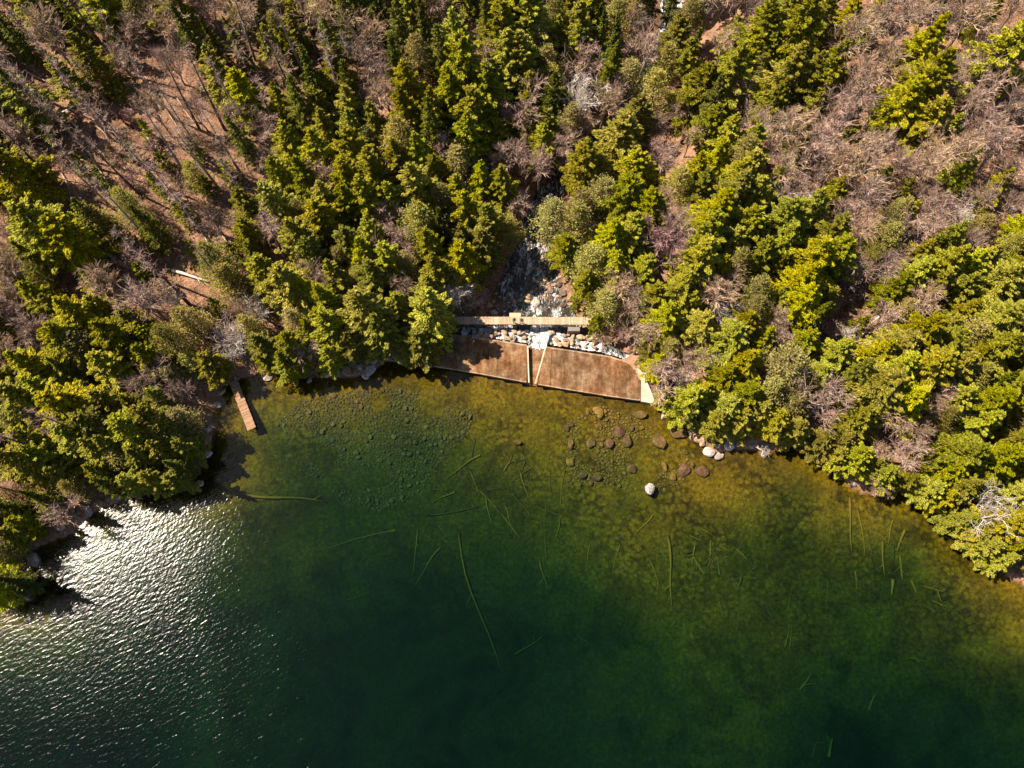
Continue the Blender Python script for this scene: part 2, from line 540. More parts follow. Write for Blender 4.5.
def inside(px, py, poly):
    c = np.zeros(px.shape, bool)
    n = len(poly)
    j = n - 1
    for i in range(n):
        xi, yi = poly[i]; xj, yj = poly[j]
        if yi != yj:
            c ^= ((yi > py) != (yj > py)) & (px < (xj - xi) * (py - yi) / (yj - yi) + xi)
        j = i
    return c


# value noise
_G = rng.random((6, 128, 128))


def vnoise(x, y, s, k=0):
    x = x / s + 31.7 * k; y = y / s + 17.3 * k
    xi = np.floor(x).astype(int); yi = np.floor(y).astype(int)
    fx = x - xi; fy = y - yi
    fx = fx * fx * (3 - 2 * fx); fy = fy * fy * (3 - 2 * fy)
    g = _G[k % 6]
    a = g[yi % 128, xi % 128]; b = g[yi % 128, (xi + 1) % 128]
    c = g[(yi + 1) % 128, xi % 128]; d = g[(yi + 1) % 128, (xi + 1) % 128]
    return (a * (1 - fx) + b * fx) * (1 - fy) + (c * (1 - fx) + d * fx) * fy - 0.5


# stream centre line: picture point, height, half width of its bed
STREAM = [((538, 338), -1.7, 7.5), ((532, 318), -2.2, 7.0), ((530, 290), -2.8, 5.0), ((533, 265), -3.4, 4.0), ((533, 232), -4.0, 2.6), ((546, 195), -4.8, 1.8), ((578, 162), -5.6, 2.0),
          ((612, 128), -6.4, 1.6), ((642, 88), -7.2, 1.5), ((660, 52), -8.0, 1.7), ((674, 18), -8.8, 2.3), ((668, -12), -9.6, 2.2), ((660, -80), -11, 4), ((640, -180), -13, 4)]
SP = np.array([[*at(p[0], p[1], zz), w] for p, zz, w in STREAM])


CROSS = [(np.array(at(468, 332, -1.7).xy), np.array(at(612, 346, -1.7).xy), -1.7, 1.8)]
SLAB = np.array([[*at(u, v, 0.6).xy] for u, v in [(430, 367), (527, 384), (600, 397), (655, 405), (652, 395), (641, 369), (628, 360), (575, 348), (500, 337), (438, 333), (426, 345)]])


def terrain(x, y):
    x = np.asarray(x, float); y = np.asarray(y, float)
    dist = np.full(x.shape, 1e9)
    for i in range(len(LAKE) - 3):
        dd, _ = seg_dist(x, y, LAKE[i], LAKE[i + 1])
        dist = np.minimum(dist, dd)
    wet = inside(x, y, LAKE)
    # land
    sl = np.where(x < 0, 0.17, 0.15)
    h = 0.28 * (1 - np.exp(-dist / 1.2)) + sl * 55 * (1 - np.exp(-dist / 55)) + dist * 0.03
    h = h + vnoise(x, y, 9, 0) * 1.5 * np.clip(dist / 8, 0, 1) + vnoise(x, y, 2.6, 1) * 0.5 * np.clip(dist / 2, 0, 1) + vnoise(x, y, 24, 2) * 3 * np.clip(dist / 15, 0, 1)
    best = np.full(x.shape, 1e9); sz = np.zeros(x.shape); 
    for i in range(len(SP) - 1):
        dd, tt = seg_dist(x, y, SP[i, :2], SP[i + 1, :2])
        w = SP[i, 3] + (SP[i + 1, 3] - SP[i, 3]) * tt
        zz = SP[i, 2] + (SP[i + 1, 2] - SP[i, 2]) * tt
        e = dd - w
        m = e < best
        best = np.where(m, e, best); sz = np.where(m, zz, sz)
    vall = sz - 0.5 + np.clip(best, 0, None) * 0.62 + vnoise(x, y, 3, 3) * 0.7
    for A_, B_2, zz, w in CROSS:
        dd, tt = seg_dist(x, y, A_, B_2)
        m = dd - w < best
        best = np.where(m, dd - w, best); sz = np.where(m, zz, sz)
    vall = sz - 0.5 + np.clip(best, 0, None) * 0.62 + vnoise(x, y, 3, 3) * 0.7
    k = 1.2
    hh = np.clip(0.5 + 0.5 * (vall - h) / k, 0, 1)
    land = vall * (1 - hh) + h * hh - k * hh * (1 - hh)
    # lake bed
    side = np.clip((x + 45) / 60, 0, 1)
    steep = (1.55 * (1 - side) + 0.98 * side) * (1 + 0.9 * np.clip((x - 38) / 25, 0, 1) + 0.9 * np.clip((-42 - x) / 16, 0, 1))
    s = dist * steep
    dep = 0.16 + np.minimum(s, 10) * 0.062 + np.clip(s - 10, 0, None) * 0.105
    dep = 5.6 * (1 - np.exp(-dep / 4.6)) * 1.05
    dep = dep + vnoise(x, y, 14, 4) * 1.1 * np.clip(dist / 12, 0, 1) + vnoise(x, y, 4, 5) * 0.32 * np.clip(dist / 5, 0, 1)
    dep = np.maximum(dep, 0.05)
    land = np.where(inside(x, y, SLAB), np.minimum(land, -1.0), land)
    z = np.where(wet, -dep, land)
    return z, wet, dist


LOOK = {}


def look(x, y, k="z"):
    fx = min(max((x + 125) / 0.55, 0), LOOK["nx"] - 1.001); fy = min(max((y + 22) / 0.55, 0), LOOK["ny"] - 1.001)
    i, j = int(fx), int(fy); fx -= i; fy -= j
    G = LOOK[k]
    if k == "w": return bool(G[int(round(j + fy)), int(round(i + fx))])
    return float((G[j, i] * (1 - fx) + G[j, i + 1] * fx) * (1 - fy) + (G[j + 1, i] * (1 - fx) + G[j + 1, i + 1] * fx) * fy)


def ground_z(x, y): return look(x, y)


def axis(lo, hi, step, far):
    a = np.arange(lo, hi + step * 0.5, step)
    ext = []
    q, s = 0.0, step
    while q < far:
        s *= 1.25; q += s; ext.append(q)
    ext = np.array(ext)
    return np.concatenate([lo - ext[::-1], a, hi + ext])


gx = axis(-125, 125, 0.55, 900)
gy = axis(-22, 135, 0.55, 900)
GX, GY = np.meshgrid(gx, gy)
GZ, GW, GD = terrain(GX, GY)
nx, ny = len(gx), len(gy)
_i0, _j0 = int(np.argmin(np.abs(gx + 125))), int(np.argmin(np.abs(gy + 22)))
LOOK["nx"] = int(round(250 / 0.55)) + 1; LOOK["ny"] = int(round(157 / 0.55)) + 1
for _k, _g in (("z", GZ), ("w", GW), ("d", GD)):
    LOOK[_k] = _g[_j0:_j0 + LOOK["ny"], _i0:_i0 + LOOK["nx"]]
idx = np.arange(nx * ny).reshape(ny, nx)
Fq = np.stack([idx[:-1, :-1].ravel(), idx[:-1, 1:].ravel(), idx[1:, 1:].ravel(), idx[1:, :-1].ravel()], axis=1)
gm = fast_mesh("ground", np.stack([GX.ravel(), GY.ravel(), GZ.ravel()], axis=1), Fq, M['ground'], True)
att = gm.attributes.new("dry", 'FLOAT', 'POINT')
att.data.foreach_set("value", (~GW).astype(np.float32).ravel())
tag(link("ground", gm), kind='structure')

# water body: follows the shore a little under the banks, closed to below the bed
edge = SH.copy()
off = []
for i in range(len(edge)):
    a = edge[max(i - 1, 0)]; b2 = edge[min(i + 1, len(edge) - 1)]
    d = (b2 - a) / np.linalg.norm(b2 - a)
    nrm = np.array((-d[1], d[0]))
    u = SHORE_PX[i][0]
    off.append(edge[i] + nrm * (0.12 if 425 < u < 660 else 1.3))
wpoly = [Vector((*p, 0)) for p in off] + [Vector((700, -700, 0)), Vector((-700, -700, 0))]
bm = bmesh.new()
prism(bm, wpoly, 0.0, -14.0)
tag(bm_obj("lake_water", bm, M['water']), kind='structure')

# stream surface
def strip(pts, name, mat, wscale=1.0, dz=0.0, sub=8, nw=10, jig=0.25):
    P_ = []
    for i in range(len(pts) - 1):
        for q in range(sub):
            f = q / sub
            P_.append(pts[i] * (1 - f) + pts[i + 1] * f)
    P_.append(pts[-1])
    P_ = np.array(P_)
    d = np.gradient(P_[:, :2], axis=0)
    d /= np.linalg.norm(d, axis=1)[:, None]
    nr = np.stack([-d[:, 1], d[:, 0]], axis=1)
    V = []
    for i in range(len(P_)):
        for j in range(nw + 1):
            f = (j / nw * 2 - 1) * P_[i, 3] * wscale
            x, y = P_[i, 0] + nr[i, 0] * f, P_[i, 1] + nr[i, 1] * f
            zz = P_[i, 2] + dz + float(vnoise(np.array(x), np.array(y), 1.3, 2)) * jig
            V.append((x, y, zz))
    ii = np.arange(len(V)).reshape(len(P_), nw + 1)
    Fq = np.stack([ii[:-1, :-1].ravel(), ii[:-1, 1:].ravel(), ii[1:, 1:].ravel(), ii[1:, :-1].ravel()], axis=1)
    return tag(link(name, fast_mesh(name, np.array(V), Fq, mat, True)), kind='structure')


strip(SP, "stream_water", M['rapids'], 1.0, -0.12, sub=10, nw=14)

# ------------------------------------------------------------------ dam
def P2(u, v, z): return at(u, v, z)

Z0, Z1 = 0.55, 0.75     # lake edge, downstream edge
LOW_L = [(432, 365.5), (480, 374), (526.5, 382.5)]
UP_L = [(527, 345), (500, 341), (470, 337), (452, 334), (438, 338)]
LOW_R = [(537.5, 384.5), (570, 390), (610, 396.5), (640, 400.5)]
UP_R = [(641, 390), (640, 381), (636, 369.5), (628, 362), (605, 355.5), (575, 351), (546.5, 347)]
dam = empty("concrete_dam", at(535, 366, 0))
tag(dam, "low stained brown concrete dam slab with a narrow water notch below the footbridge", "dam")
def dam_part(name, bm, mat, **k):
    o = bm_obj(name, bm, mat, None, **k)
    o.parent = dam
    o.matrix_parent_inverse = Matrix.Translation(-dam.location)
    return o
bm = bmesh.new()
pts = [at(u, v, Z0) for u, v in LOW_L] + [at(u, v, Z1) for u, v in UP_L]
prism(bm, pts, [p.z for p in pts], -4.0)
dam_part("apron_slab", bm, M['dam'])
bm = bmesh.new()
pts = [at(u, v, Z0) for u, v in LOW_R] + [at(u, v, Z1) for u, v in UP_R]
prism(bm, pts, [p.z for p in pts], -4.0)
dam_part("apron_slab", bm, M['dam'])
# notch floor with water sliding through, white edges
bm = bmesh.new()
pts = [at(526.7, 383.2, Z0), at(537.3, 385.2, Z0), at(546.2, 347.2, Z1), at(527.2, 345.2, Z1)]
ins = [p.lerp((pts[0] + pts[1] + pts[2] + pts[3]) / 4, 0.004) for p in pts]
prism(bm, ins, [-0.12, -0.12, -0.05, -0.05], -4.0)
dam_part("notch_floor", bm, M['dam'])
def rib(name, a, b_, w, zt, zb, mat, lift=0.0):
    a, b_ = Vector(a), Vector(b_)
    d = (b_ - a).xy.normalized()
    n = Vector((-d.y, d.x))
    bm = bmesh.new()
    q = [(a.x + n.x * w, a.y + n.y * w), (a.x - n.x * w, a.y - n.y * w), (b_.x - n.x * w, b_.y - n.y * w), (b_.x + n.x * w, b_.y + n.y * w)]
    prism(bm, q, [a.z + zt, a.z + zt, b_.z + zt, b_.z + zt], [a.z + zb, a.z + zb, b_.z + zb, b_.z + zb])
    return dam_part(name, bm, mat)
rib("notch_kerb", at(528.8, 382.6, Z0 + .05), at(527.6, 346, Z1 + .05), 0.10, 0.05, -0.3, M['pale_concrete'])
rib("notch_kerb", at(535.2, 384.0, Z0 + .05), at(545.4, 347.6, Z1 + .05), 0.10, 0.05, -0.3, M['pale_concrete'])
# panel joints and the pale worn rim on the lake side
for (u0, v0, u1, v1) in ((498.5, 341, 497, 377.3), (552, 348, 550, 386.5), (604, 355, 594, 394)):
    rib("panel_joint", at(u0, v0 + 0.6, Z1), at(u1, v1 - 0.6, Z0), 0.03, 0.006, -0.05, M['joint'])
for path in ([(434, 365.6), (480, 373.6), (526.2, 382.1)], [(538, 384.2), (570, 389.6), (610, 396), (640, 400.2)]):
    for a, b_ in zip(path[:-1], path[1:]):
        rib("rim", at(*a, Z0), at(*b_, Z0), 0.08, 0.012, -0.2, M['worn_concrete'])
# pale lip along the downstream edge
for path in ([(640, 380), (636, 369.8), (628, 362.6), (612, 357.6)], [(526.6, 345.3), (500, 341.3), (472, 337.6)], [(612, 357.2), (575, 351.4), (547, 347.4)]):
    for a, b_ in zip(path[:-1], path[1:]):
        rib("lip", at(*a, Z1), at(*b_, Z1), 0.12, 0.03, -0.5, M['worn_concrete'])
# right wing wall: pale triangular shoulder
bm = bmesh.new()
pts = [at(641, 401.2, Z0), at(655, 403.8, Z0 + .05), at(653, 396, .9), at(648, 384, 1.05), (at(641.5, 371, 1.05)), (at(637, 368, 1.0)), at(641.2, 381, .8)]
prism(bm, pts, [p.z for p in pts], -3.0)
dam_part("wing_wall", bm, M['pale_concrete'])
# left crest wall running along the shore to the boulders
rw = empty("shore_wall", at(405, 362, 0))
tag(rw, "low narrow concrete kerb wall along the shore between dam and white rocks", "wall")
bm = bmesh.new()
pts = [at(372, 354.5, .5), at(400, 358.5, .5), at(432, 363.5, .55), at(432, 366.3, .55), at(400, 361.5, .5), at(372, 357.2, .5)]
prism(bm, pts, [p.z for p in pts], -2.0)
o = bm_obj("coping", bm, M['grey_concrete']); o.parent = rw; o.matrix_parent_inverse = Matrix.Translation(-rw.location)

# white water pouring out of the notch, and the broken water below the slab
def poly_sheet(name, outline, zf, mat, n=26):
    pts = [at(u, v, z) for u, v, z in outline]
    P_ = np.array([[*p] for p in pts])
    lo, hi = P_.min(0), P_.max(0)
    xs = np.linspace(lo[0], hi[0], n * 2); ys = np.linspace(lo[1], hi[1], n)
    X, Y = np.meshgrid(xs, ys)
    V = np.stack([X.ravel(), Y.ravel(), np.array([zf(a, b) for a, b in zip(X.ravel(), Y.ravel())])], axis=1)
    ii = np.arange(len(V)).reshape(n, n * 2)
    Fq = np.stack([ii[:-1, :-1].ravel(), ii[:-1, 1:].ravel(), ii[1:, 1:].ravel(), ii[1:, :-1].ravel()], axis=1)
    c = V[Fq].mean(1)
    keep = inside(c[:, 0], c[:, 1], P_[:, :2])
    me = fast_mesh(name, V, Fq[keep], mat, True)
    return tag(link(name, me), kind='structure')

ya, yb = at(536, 350, -0.1).y, at(536, 330, -1.4).y
def casc(x, y):
    f = min(max((y - ya) / (yb - ya), 0), 1)
    return 0.02 - 1.55 * f ** 1.3 + float(vnoise(np.array(x), np.array(y), 0.7, 3)) * 0.35
poly_sheet("white_water", [(528, 349, -.1), (545.5, 350.5, -.1), (549, 338, -.9), (548, 328, -1.5), (530, 327, -1.5), (529, 338, -.9)], casc, M['foam'])
def low(x, y): return -1.42 + float(vnoise(np.array(x), np.array(y), 0.9, 4)) * 0.3
poly_sheet("white_water", [(460, 338.5, -1.4), (463, 327, -1.4), (500, 329, -1.4), (529, 330, -1.4), (529, 343.5, -1.4), (495, 338.5, -1.4)], low, M['foam'], 30)
poly_sheet("white_water", [(548, 345, -1.4), (548, 331, -1.4), (572, 336, -1.4), (592, 335, -1.4), (606, 344, -1.4), (632, 356.5, -1.4), (628, 360, -1.4), (600, 352, -1.4)], low, M['foam'], 30)

# ------------------------------------------------------------------ footbridge
ZB = 0.55
bl, br = at(438, 320.5, ZB), at(592, 321, ZB)
bdir = (br - bl).normalized(); bn_ = Vector((-bdir.y, bdir.x, 0)); up_ = Vector((0, 0, 1))
BW = 0.66
bridge = empty("footbridge", (bl + br) / 2)
tag(bridge, "narrow weathered plank footbridge without railings crossing the stream above the dam", "footbridge")
def under(root, name, bm, mat):
    o = bm_obj(name, bm, mat); o.parent = root; o.matrix_parent_inverse = Matrix.Translation(-root.location); return o
bm = bmesh.new()
L = (br - bl).length
n = int(L / 0.2)
rr = random.Random(3)
for i in range(n):
    c = bl + bdir * (0.1 + i * 0.2) + bn_ * rr.uniform(-0.03, 0.03) + up_ * (0.03 + rr.uniform(-.006, .006))
    box(bm, c, (0.092, BW, 0.03), (bdir, bn_, up_))
under(bridge, "deck", bm, M['deck'])
for s in (-1, 1):
    bm = bmesh.new()
    box(bm, (bl + br) / 2 + bn_ * s * (BW - 0.14) - up_ * 0.17, (L / 2, 0.08, 0.165), (bdir, bn_, up_))
    under(bridge, "beam", bm, M['beam'])
for u in (476, 515, 556):
    c = at(u, 321, ZB); bm = bmesh.new()
    box(bm, Vector((c.x, c.y, -1.9)), (0.35, BW - 0.22, 1.5))
    under(bridge, "pier", bm, M['grey_concrete'])
bm = bmesh.new()
c = at(515, 314.6, 0.62)
box(bm, Vector((c.x, c.y, -1.2)), (0.9, 0.38, 1.66))
under(bridge, "pier_block", bm, M['deck'])
bm = bmesh.new()
c = at(574, 328.5, 0.1)
box(bm, Vector((c.x, c.y, -1.45)), (0.95, 0.42, 1.5))
under(bridge, "abutment", bm, M['grey_concrete'])

# ------------------------------------------------------------------ jetty
j0, j1 = at(233.2, 381, 0.5), at(251.8, 429, 0.5)
jd = (j1 - j0).normalized(); jn = Vector((-jd.y, jd.x, 0))
jetty = empty("wooden_jetty", (j0 + j1) / 2)
tag(jetty, "narrow wooden plank jetty in dappled shade reaching into the lake", "jetty")
bm = bmesh.new()
L = (j1 - j0).length
n = int(L / 0.22)
for i in range(n):
    box(bm, j0 + jd * (0.11 + i * L / n) + jn * rr.uniform(-.03, .03), (L / n / 2 - 0.012, 0.66, 0.028), (jd, jn, up_))
under(jetty, "deck", bm, M['jetty_wood'])
for s in (-1, 1):
    bm = bmesh.new(); box(bm, (j0 + j1) / 2 + jn * s * 0.5 - up_ * 0.11, (L / 2 - .03, 0.05, 0.08), (jd, jn, up_)); under(jetty, "beam", bm, M['beam'])
for f in (0.06, 0.5, 0.95):
    for s in (-1, 1):
        st = Sticks(); c = j0.lerp(j1, f) + jn * s * 0.57
        gz = min(ground_z(c.x, c.y), 0) - 0.3
        st.path([(c.x, c.y, gz), (c.x, c.y, 0.46)], [0.07, 0.07], 6)
        o = link("post", st.mesh("post", M['beam'])); o.parent = jetty; o.matrix_parent_inverse = Matrix.Translation(-jetty.location)

# ------------------------------------------------------------------ two people standing at the bridge edge, facing the lake
def person(loc, rz, jacket, trousers, label, lean, hair_long):
    t_ = NT("skin"); skin = t_.principled((0.45, 0.27, 0.2), 0.6)
    jm = NT("jacket").principled(jacket, 0.85)
    tm = NT("trousers").principled(trousers, 0.9)
    sm = NT("shoe_leather").principled((0.02, 0.02, 0.02), 0.7)
    hm = NT("hair").principled((0.025, 0.016, 0.012), 0.7)
    # feet at z=0, facing -Y
    J = {}
    def v(k, p, r): J[k] = (Vector(p), r)
    v('pel', (0, 0, .95), .150); v('bel', (0, -.01, 1.12), .135); v('che', (0, -.01 + lean * .5, 1.29), .160); v('nk0', (0, lean, 1.44), .075); v('nk', (0, -.02 + lean, 1.50), .055)
    v('hd0', (0, -.035 + lean, 1.57), .085); v('hd1', (0, -.035 + lean, 1.66), .098); v('hd2', (0, -.02 + lean, 1.735), .07)
    E = [('pel', 'bel'), ('bel', 'che'), ('che', 'nk0'), ('nk0', 'nk'), ('nk', 'hd0'), ('hd0', 'hd1'), ('hd1', 'hd2')]
    for s, n_ in ((-1, 'l'), (1, 'r')):
        v('sh' + n_, (s * .20, lean, 1.39), .068); v('el' + n_, (s * .28, .02, 1.12), .050); v('wr' + n_, (s * .25, -.12, .93), .034); v('ha' + n_, (s * .245, -.15, .86), .034)
        E += [('che', 'sh' + n_), ('sh' + n_, 'el' + n_), ('el' + n_, 'wr' + n_), ('wr' + n_, 'ha' + n_)]
        for q, (dy, ln) in enumerate(((-.032, .062), (-.011, .078), (.011, .074), (.03, .056))):
            v('f%d' % q + n_, (s * .238, -.16 + dy, .845 - ln), .009)
            E.append(('ha' + n_, 'f%d' % q + n_))
        v('th' + n_, (s * .215, -.205, .84), .010); E.append(('ha' + n_, 'th' + n_))
        v('hip' + n_, (s * .095, 0, .90), .100); v('kn' + n_, (s * .11, -.03, .50), .066); v('an' + n_, (s * .115, 0, .09), .045); v('to' + n_, (s * .13, -.17, .04), .038)
        E += [('pel', 'hip' + n_), ('hip' + n_, 'kn' + n_), ('kn' + n_, 'an' + n_), ('an' + n_, 'to' + n_)]
    keys = list(J); me = bpy.data.meshes.new("body_skeleton")
    me.from_pydata([J[k][0] for k in keys], [(keys.index(a), keys.index(b)) for a, b in E], [])
    tmp = bpy.data.objects.new("body_skeleton", me); COL.objects.link(tmp)
    mod = tmp.modifiers.new("skin", 'SKIN')
    for i, k in enumerate(keys):
        me.skin_vertices[0].data[i].radius = (J[k][1], J[k][1])
        me.skin_vertices[0].data[i].use_root = (k == 'pel')
    sub = tmp.modifiers.new("sub", 'SUBSURF'); sub.levels = 1; sub.render_levels = 1
    dg = bpy.context.evaluated_depsgraph_get()
    body = bpy.data.meshes.new_from_object(tmp.evaluated_get(dg))
    bpy.data.objects.remove(tmp)
    for m_ in (skin, jm, tm, sm): body.materials.append(m_)
    for p in body.polygons:
        c = p.center
        i = 0
        if c.z < .12: i = 3
        elif abs(c.x) > .185 and c.z < .92: i = 0
        elif c.z < .97: i = 2
        elif c.z < 1.475: i = 1
        p.material_index = i; p.use_smooth = True
    root = empty("person", loc, rz)
    tag(root, label, "person", "people standing on the footbridge")
    link("body", body, root)
    bm = bmesh.new()
    bmesh.ops.create_uvsphere(bm, u_segments=14, v_segments=10, radius=.118)
    for vv in list(bm.verts):
        if vv.co.y < -.03 and vv.co.z < .055: vv.co *= .72
        if hair_long and vv.co.z < 0 and vv.co.y > 0: vv.co.z *= 2.2
        vv.co += Vector((0, -.015 + lean, .0 + 1.675))
    bm_obj("hair", bm, hm, root, True)
    for s in (-1, 1):
        bm = bmesh.new(); bmesh.ops.create_icosphere(bm, subdivisions=1, radius=.013, matrix=Matrix.Translation((s * .034, -.125 + lean, 1.645))); bm_obj("eye", bm, hm, root)
    bm = bmesh.new(); bmesh.ops.create_cone(bm, segments=6, radius1=.018, radius2=.005, depth=.05, cap_ends=True, matrix=Matrix.Translation((0, -.135 + lean, 1.615))); bm_obj("nose", bm, skin, root)
    return root

pz = ZB + 0.065
pa = at(514.2, 324.6, ZB); pb = at(521.6, 324.8, ZB)
person((pa.x, bl.y - BW + .24, pz), 0.10, (0.03, 0.03, 0.045), (0.02, 0.025, 0.04), "person in dark jacket standing at footbridge edge, farther from the white water", 0.03, False)
person((pb.x, bl.y - BW + .22, pz), -0.15, (0.055, 0.03, 0.035), (0.015, 0.015, 0.02), "person in dark maroon top standing at footbridge edge, closer to the white water", -0.02, True)

#@@TREES@@
# ------------------------------------------------------------------ tree builders
def conifer_mesh(seed, H, Rm, base, nb, per, size, shape, droop, frond=True):
    g = np.random.default_rng(seed)
    out_c, out_d, out_n, out_l = [], [], [], []
    lim = Sticks()
    for i in range(nb):
        f = (i + g.random()) / nb
        tt = f ** 0.9
        zb = H * (base + (0.985 - base) * tt)
        prof = ((1 - tt) ** shape) * min(1, 0.55 + tt * 3.0) + 0.05
        L = Rm * prof * (g.uniform(0.55, 1.22) if frond else g.uniform(0.62, 1.18))
        az = i * 2.39996 + g.uniform(-0.5, 0.5)
        el = R(-droop + 40 * tt + g.uniform(-9, 9))
        d = np.array((math.cos(az) * math.cos(el), math.sin(az) * math.cos(el), math.sin(el)))
        side = np.array((-math.sin(az), math.cos(az), 0))
        o = np.array((0, 0, zb))
        lim.seg(o, o + d * L * 0.85, 0.035 + 0.012 * L, 0.012, 3)
        m = max(6, int(per * (0.35 + 0.65 * L / Rm)))
        # two or three tufts along each limb, the biggest near its end
        nt = 2 if L < Rm * 0.45 else 3
        tc = np.array([0.92, 0.62, 0.36])[:nt]
        tw = np.array([0.5, 0.32, 0.18])[:nt]; tw = tw / tw.sum()
        which = g.choice(nt, m, p=tw)
        if frond:
            s = 1.04 * np.sqrt(g.uniform(0.05, 1, m))
            wd = 0.40 * L * np.clip(1.12 - s, 0.06, 1) ** 0.8 * np.clip(s * 2.2, 0, 1)
            lat = g.uniform(-1, 1, m) * wd
            ver = -0.10 * L * s * s * (1 - tt) + g.normal(0, 0.075, m) - np.abs(lat) * 0.18
            pos = o + d * (s * L)[:, None] + side * lat[:, None] + np.array((0, 0, 1)) * ver[:, None]
            da = np.sign(lat) * g.uniform(0.35, 0.95, m) * np.clip(1.25 - s, 0.15, 1) + g.normal(0, 0.2, m)
            dd = d[None] * np.cos(da)[:, None] + side[None] * np.sin(da)[:, None]
            dd[:, 2] += g.normal(0.05, 0.22, m)
            dd /= np.linalg.norm(dd, axis=1)[:, None]
            nn = np.array((0, 0, 1.0)) + g.normal(0, 0.42, (m, 3)) + d[None] * 0.25
            out_c.append(pos); out_d.append(dd); out_n.append(nn); out_l.append(size * g.uniform(0.6, 1.35, m))
            continue
        s = tc[which] + g.normal(0, 0.10, m)
        lat = g.normal(0, 1, m) * (0.10 + 0.17 * L * (0.65 + 0.35 * (1 - np.abs(s - 0.7))))
        ver = g.normal(0, 1, m) * 0.09 * L ** 0.5 + 0.02
        pos = o + d * (s * L)[:, None] + side * lat[:, None] + np.array((0, 0, 1)) * ver[:, None]
        da = g.normal(0, 0.62, m) + np.clip(lat, -1, 1) * 0.8
        dd = d[None] * np.cos(da)[:, None] + side[None] * np.sin(da)[:, None]
        dd[:, 2] += g.normal(0.02, 0.30, m)
        dd /= np.linalg.norm(dd, axis=1)[:, None]
        nn = np.array((0, 0, 1.0)) + g.normal(0, 0.5, (m, 3)) + d[None] * 0.35
        out_c.append(pos); out_d.append(dd); out_n.append(nn); out_l.append(size * g.uniform(0.6, 1.35, m))
    C = np.concatenate(out_c); D = np.concatenate(out_d); N = np.concatenate(out_n); Ls = np.concatenate(out_l)[:, None]
    S = np.cross(D, N); S /= np.linalg.norm(S, axis=1)[:, None] + 1e-9
    U = np.cross(S, D)
    p0 = C - D * Ls * 0.5
    p1 = C + S * Ls * 0.25 + U * Ls * 0.05
    p2 = C + D * Ls * 0.5 - U * Ls * 0.08
    p3 = C - S * Ls * 0.25 + U * Ls * 0.05
    V = np.stack([p0, p1, p2, p3], axis=1).reshape(-1, 3)
    Fc = np.arange(len(V)).reshape(-1, 4)
    return V, Fc, lim


def trunk_sticks(lim, H, r0, lean=0.0, seed=0):
    g = np.random.default_rng(seed)
    pts, rs = [], []
    for i in range(7):
        f = i / 6
        pts.append((lean * H * f * f + g.uniform(-.05, .05) * f, g.uniform(-.06, .06) * f, -0.5 + (H * 0.97 + 0.5) * f))
        rs.append(r0 * (1 - 0.9 * f) + 0.012)
    lim.path(pts, rs, 6)


